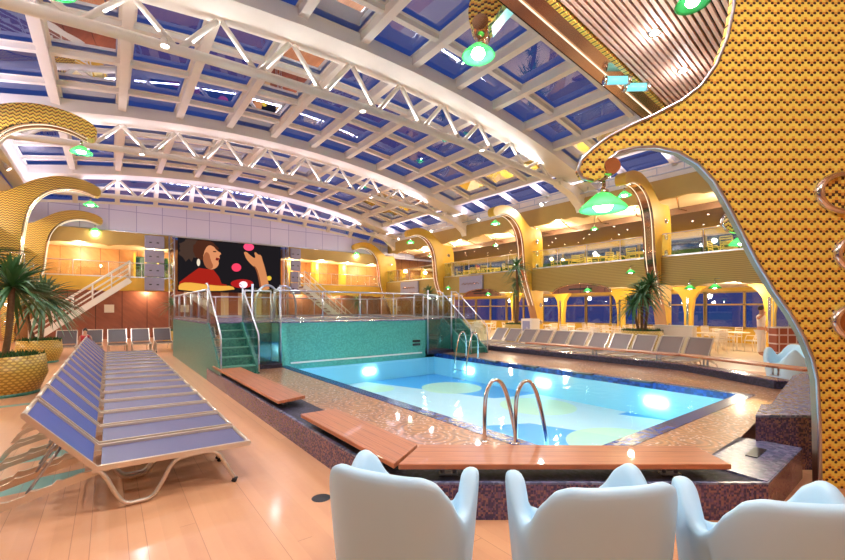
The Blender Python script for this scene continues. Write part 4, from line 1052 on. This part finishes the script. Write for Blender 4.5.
# ------------------------------------------------------------ palms
def palm(label, x, y, z0, heads, leafm, planter=None, group='palms'):
    """heads: list of (dx,dy,height,crown radius,leaves)"""
    t = thing('potted_palm' if planter else 'palm_tree', label, 'palm', (x, y, 0), group)
    for (dx, dy, h, r, n) in heads:
        b = MB(); b.tube(smooth_poly([(x+dx*.3, y+dy*.3, z0-.1), (x+dx*.8, y+dy*.5, z0+h*.4), (x+dx, y+dy, z0+h)], 2, False), [.07]*4+[.05]*20 if 0 else .055, 8); b.build('trunk', 'trunk', t)
        b = MB()
        for k in range(n):
            az = random.uniform(0, 2*PI); el = math.radians(random.uniform(-35, 85)); L_ = r*random.uniform(.8, 1.15); w = .028*r/.9
            d = Vector((math.cos(az)*math.cos(el), math.sin(az)*math.cos(el), math.sin(el))); p = Vector((x+dx, y+dy, z0+h)); vs = []; fs = []
            sd = Vector((-math.sin(az), math.cos(az), 0)); m_ = 6; dr = random.uniform(.7, 1.3)
            for q in range(m_+1):
                f = q/m_; ww = w*(1-f)**.7*(.6+.9*min(1, f*4))
                c = p+d*L_*f+Vector((0, 0, -dr*L_*.45*f*f))
                vs += [c-sd*ww, c+Vector((0, 0, -ww*.5)), c+sd*ww]
            for q in range(m_): fs += [(3*q, 3*q+1, 3*q+4, 3*q+3), (3*q+1, 3*q+2, 3*q+5, 3*q+4)]
            b.add(vs, fs, True)
        b.build('frond_crown', leafm, t)
    if planter:
        r0, r1, zt, z_ = planter
        b = MB(); b.lathe([(r0*.86, 0), (r0, .03), (r1*1.06, zt*.5), (r1, zt), (r1*.93, zt), (r1*.93, zt-.08)], n=36); pl = b.build('planter', 'honey', t, world=False)
        b = MB(); b.lathe([(r0*.9, 0), (r0*1.02, 0), (r0*1.02, .07), (r0*.95, .07)], n=36); b.build('base_ring', 'teal', t, world=False)
        b = MB()
        for k in range(420):
            a = random.uniform(0, 2*PI); rr = (r1*.98)*math.sqrt(random.random()); hgt = random.uniform(.05, .16)
            px_, py_ = rr*math.cos(a), rr*math.sin(a); e = random.uniform(0, PI)
            b.add([(px_-.03*math.cos(e), py_-.03*math.sin(e), zt-.08), (px_+.03*math.cos(e), py_+.03*math.sin(e), zt-.08), (px_+random.uniform(-.08, .08), py_+random.uniform(-.08, .08), zt-.04+hgt)], [(0, 1, 2)])
        b.lathe([(0, zt-.05), (r1*.93, zt-.06)], n=24)
        o = b.build('ground_cover', 'moss', t, world=False)
    return t
palm('tall spiky palm in a round gold honeycomb planter, nearest on the left', -1.70, 11.6, .8, [(.15, 0, 1.35, 1.05, 120), (-.5, .3, 1.9, 1.0, 100)], 'leaf', (.56, .66, .78, 0), 'palms on the left')
palm('pale spiky palm in a gold honeycomb planter, farther back on the left', -1.75, 17.8, .7, [(.1, 0, 1.35, 1.25, 150), (-.4, .3, 1.9, .9, 80)], 'leaf2', (.46, .54, .72, 0), 'palms on the left')
palm('spiky palm in a gold planter close to the end wall left of the screen', 2.6, 24.5, .6, [(0, 0, 1.3, .8, 60)], 'leaf2', (.4, .45, .6, 0), 'palms on the left')
palm('tall slim twin stemmed palm in front of the second right column', 16.2, 13.5, .9, [(0, 0, 2.9, .95, 70), (.3, .2, 2.2, .8, 60), (-.3, -.1, 1.5, .6, 40)], 'leaf', (.55, .62, .95, 0), 'palms on the right')
palm('bushy spiky palm in front of the nearest right column', 15.9, 7.3, .9, [(0, 0, 1.35, 1.05, 110), (.25, -.2, 1.7, .95, 80), (-.2, .25, .9, .9, 70)], 'leaf', (.62, .7, .9, 0), 'palms on the right')
palm('dark palm at the foot of the third right column', 16.2, 20.6, .9, [(0, 0, 1.8, 1.0, 80)], 'leaf', (.5, .55, .9, 0), 'palms on the right')
palm('palm beyond the terrace glass at the far right', 13.2, 24.5, .6, [(0, 0, 1.6, .9, 70)], 'leaf', (.5, .55, .7, 0), 'palms on the right')

# ------------------------------------------------------------ restaurant furniture
def chair_mesh():
    b = MB()
    for x in (-.19, .19):
        for y in (-.19, .19): b.tube([(x*1.1, y*1.1, 0), (x, y, .44)], .014, 5)
        b.tube([(x, -.19, .44), (x*1.02, -.25, .86)], .016, 5)
    b.box((0, 0, .455), (.44, .43, .035))
    for z in (.58, .68, .78): b.box((0, -.19-.06*(z-.44)/.42*1.1, z), (.4, .02, .05))
    b.tube([(-.2, -.25, .86), (.2, -.25, .86)], .018, 5)
    for x in (-.21, .21): b.tube([(x, -.22, .66), (x*1.08, .1, .66), (x, .19, .44)], .014, 5)
    return b
def table(loc, m, label, grp, r=.42):
    t = thing('cafe_table', label, 'table', loc, grp)
    b = MB(); b.lathe([(0, .73), (r, .73), (r+.01, .745), (r, .76), (0, .76)], n=20); b.build('table_top', m, t, world=False)
    b = MB(); b.lathe([(.22, 0), (.22, .02), (.03, .04), (.03, .73)], n=12); b.build('pedestal', m, t, world=False)
    return t
def furnish(spots, m, zf, lt, lc, gt, gc):
    t0 = c0 = None
    for k, (x, y) in enumerate(spots):
        if t0 is None: t0 = table((x, y, zf), m, lt, gt); 
        else: dup(t0, (x, y, zf))
        base = random.uniform(0, PI)
        for q in range(4 if k % 2 == 0 else 3):
            a = base+q*PI/2; px_, py_ = x+.66*math.cos(a), y+.66*math.sin(a)
            if c0 is None:
                c0 = chair_mesh().build('dining_chair', m); tag(c0, lc, 'chair', gc); o = c0
            else: o = c0.copy(); C.objects.link(o)
            o.location = (px_, py_, zf+.002); o.rotation_euler[2] = a+PI/2
low = [(20.9, 2.4), (20.4, 5.6), (18.9, 6.3), (20.8, 8.4), (19.6, 9.9), (21.0, 11.6), (19.9, 13.1), (20.6, 15.0), (20.4, 17.0), (20.0, 19.2), (20.8, 21.4), (22.9, 6.9), (22.9, 10.2), (22.9, 13.0), (16.4, 10.2), (16.1, 11.7), (16.0, 16.3), (16.3, 18.2)]
furnish(low, 'whitefurn', 0, 'round white cafe table in the lower right restaurant', 'white dining chair among the tables of the lower right restaurant', 'white tables in the lower restaurant', 'white chairs in the lower restaurant')
up = [(18.9, 5.2), (19.1, 8.9), (19.2, 10.9), (19.0, 12.4), (19.3, 16.0), (19.1, 18.0), (19.2, 20.0), (19.2, 23.4), (19.2, 25.2)]
furnish(up, 'yelfurn', 3.5, 'yellow lit cafe table on the upper right gallery', 'yellow lit dining chair on the upper right gallery', 'yellow tables on the upper gallery', 'yellow chairs on the upper gallery')
# cabinets
t = thing('white_cabinet', 'white cabinet with open front beside the second right column', 'cabinet', (15.6, 12.2, 0))
b = MB(); b.bb(15.3, 15.9, 11.9, 12.5, 0, 1.25); b.build('cabinet_body', 'whitefurn', t, bevel=.02)
b = MB(); b.bb(15.28, 15.3, 12.0, 12.4, .7, 1.15); b.build('open_bay', 'greypanel', t)
t = thing('service_counter', 'low white service counter behind the bushy right palm', 'counter', (16.9, 6.6, 0))
b = MB(); b.bb(16.7, 17.1, 5.9, 7.2, 0, 1.05); b.build('counter_body', 'whitefurn', t, bevel=.02)
b = MB(); b.bb(16.66, 17.14, 5.86, 7.24, 1.05, 1.09); b.build('counter_top', 'white', t)
# tiled low wall with glass
t = thing('tiled_partition', 'low terracotta tiled partition with white grid and glass screen by the gold pillar', 'partition', (16.9, 3.4, 0))
ctr = RT*(((796-422.5)/412)*13.2)+FW*13.2
t.location = (ctr.x, ctr.y, 0); t.rotation_euler[2] = -YAW
b = MB(); b.bb(-.62, 1.3, 0, .3, 0, 1.08); b.build('tiled_base', 'brick', t, world=False)
b = MB(); b.bb(-.66, 1.34, -.03, .33, 1.08, 1.12); b.build('cap', 'white', t, world=False)
b = MB(); b.bb(-.6, 1.3, .14, .155, 1.12, 2.0); b.build('glass_screen', 'glass', t, world=False)
for x in (-.6, -.1, .4): b = MB(); b.tube([(x, .15, 1.12), (x, .15, 2.0)], .015, 6); b.build('glass_post', 'steel', t, world=False)

# ------------------------------------------------------------ person
def skinned(name, verts, edges, rad, m, parent, sub=2):
    me = bpy.data.meshes.new(name); me.from_pydata(verts, edges, []); me.materials.append(M[m])
    o = bpy.data.objects.new(name, me); C.objects.link(o); o.parent = parent
    sk = o.modifiers.new('sk', 'SKIN'); sk.use_smooth_shade = True
    bm = bmesh.new(); bm.from_mesh(me); lay = bm.verts.layers.skin.verify()
    for v, r in zip(bm.verts, rad): v[lay].radius = r if isinstance(r, tuple) else (r, r)
    bm.verts.ensure_lookup_table(); bm.verts[0][lay].use_root = True
    bm.to_mesh(me); bm.free()
    sb = o.modifiers.new('sb', 'SUBSURF'); sb.levels = sub; sb.render_levels = sub
    return o
px_, py_ = 18.85, 4.45
person = thing('person', 'person in white uniform standing in the restaurant with one hand raised to the face', 'person', (px_, py_, 0), rz=-YAW+.5)
k = 1.0
V = [(0, 0, .95), (0, 0, 1.12), (0, 0, 1.33), (0, 0, 1.47), (0, -.01, 1.55), (0, -.02, 1.66), (0, -.02, 1.74),
     (-.10, 0, .88), (-.11, -.01, .5), (-.11, .01, .09), (-.11, -.13, .04),
     (.10, 0, .88), (.11, -.02, .5), (.12, .02, .09), (.13, -.12, .04),
     (-.19, 0, 1.41), (-.38, -.05, 1.35), (-.20, -.16, 1.52), (-.10, -.17, 1.60),
     (.19, 0, 1.41), (.24, .02, 1.13), (.22, -.10, .92), (.21, -.14, .84)]
E = [(0, 1), (1, 2), (2, 3), (3, 4), (4, 5), (5, 6), (0, 7), (7, 8), (8, 9), (9, 10), (0, 11), (11, 12), (12, 13), (13, 14), (3, 15), (15, 16), (16, 17), (17, 18), (3, 19), (19, 20), (20, 21), (21, 22)]
Rr = [(.15, .11), (.13, .10), (.17, .11), (.09, .08), .055, (.08, .095), (.07, .08), .095, .065, .045, .04, .095, .065, .045, .04, .065, .048, .038, .035, .065, .048, .038, .035]
skinned('body', V, E, Rr, 'skin', person)
skinned('white_shirt', [(0, 0, .98), (0, 0, 1.15), (0, 0, 1.34), (0, 0, 1.45), (-.19, 0, 1.415), (-.31, -.03, 1.375), (.19, 0, 1.415), (.225, .01, 1.25)], [(0, 1), (1, 2), (2, 3), (3, 4), (4, 5), (3, 6), (6, 7)], [(.175, .13), (.155, .12), (.19, .13), (.09, .085), .08, .07, .08, .07], 'clothw', person)
skinned('white_trousers', [(0, 0, .98), (-.10, 0, .86), (-.11, -.01, .5), (-.11, .01, .12), (.10, 0, .86), (.11, -.02, .5), (.12, .02, .12)], [(0, 1), (1, 2), (2, 3), (0, 4), (4, 5), (5, 6)], [(.165, .13), .115, .088, .075, .115, .088, .075], 'clothw', person)
b = MB(); b.lathe([(0, .14), (.05, .13), (.085, .09), (.098, .03), (.095, -.02)], (0, .01, 1.68), 18); b.build('hair', 'hair', person, world=False)
# child in red by the left planter
ch = thing('person', 'small child in red top standing beside the left honeycomb planter', 'person', (-.55, 15.8, 0), rz=-.2)
s_ = .62
V2 = [tuple(q*s_ for q in v) for v in V]; V2[16] = (-.24*s_, .02, 1.13*s_); V2[17] = (-.22*s_, -.06, .92*s_); V2[18] = (-.21*s_, -.09, .84*s_)
skinned('body', V2, E, [tuple(q*s_ for q in r) if isinstance(r, tuple) else r*s_ for r in Rr], 'skin', ch)
skinned('red_top', [(0, 0, .98*s_), (0, 0, 1.34*s_), (0, 0, 1.45*s_), (-.2*s_, 0, 1.4*s_), (.2*s_, 0, 1.4*s_)], [(0, 1), (1, 2), (2, 3), (2, 4)], [(.18*s_, .14*s_), (.19*s_, .14*s_), .09*s_, .08*s_, .08*s_], 'red', ch)
skinned('blue_trousers', [(0, 0, .96*s_), (-.1*s_, 0, .8*s_), (-.11*s_, 0, .15*s_), (.1*s_, 0, .8*s_), (.11*s_, 0, .15*s_)], [(0, 1), (1, 2), (0, 3), (3, 4)], [.16*s_, .11*s_, .08*s_, .11*s_, .08*s_], 'bluemesh', ch)
b = MB(); b.lathe([(0, .14*s_+.02), (.085*s_, .09*s_), (.1*s_, .0)], (0, .005, 1.68*s_), 16); b.build('hair', 'hair', ch, world=False)
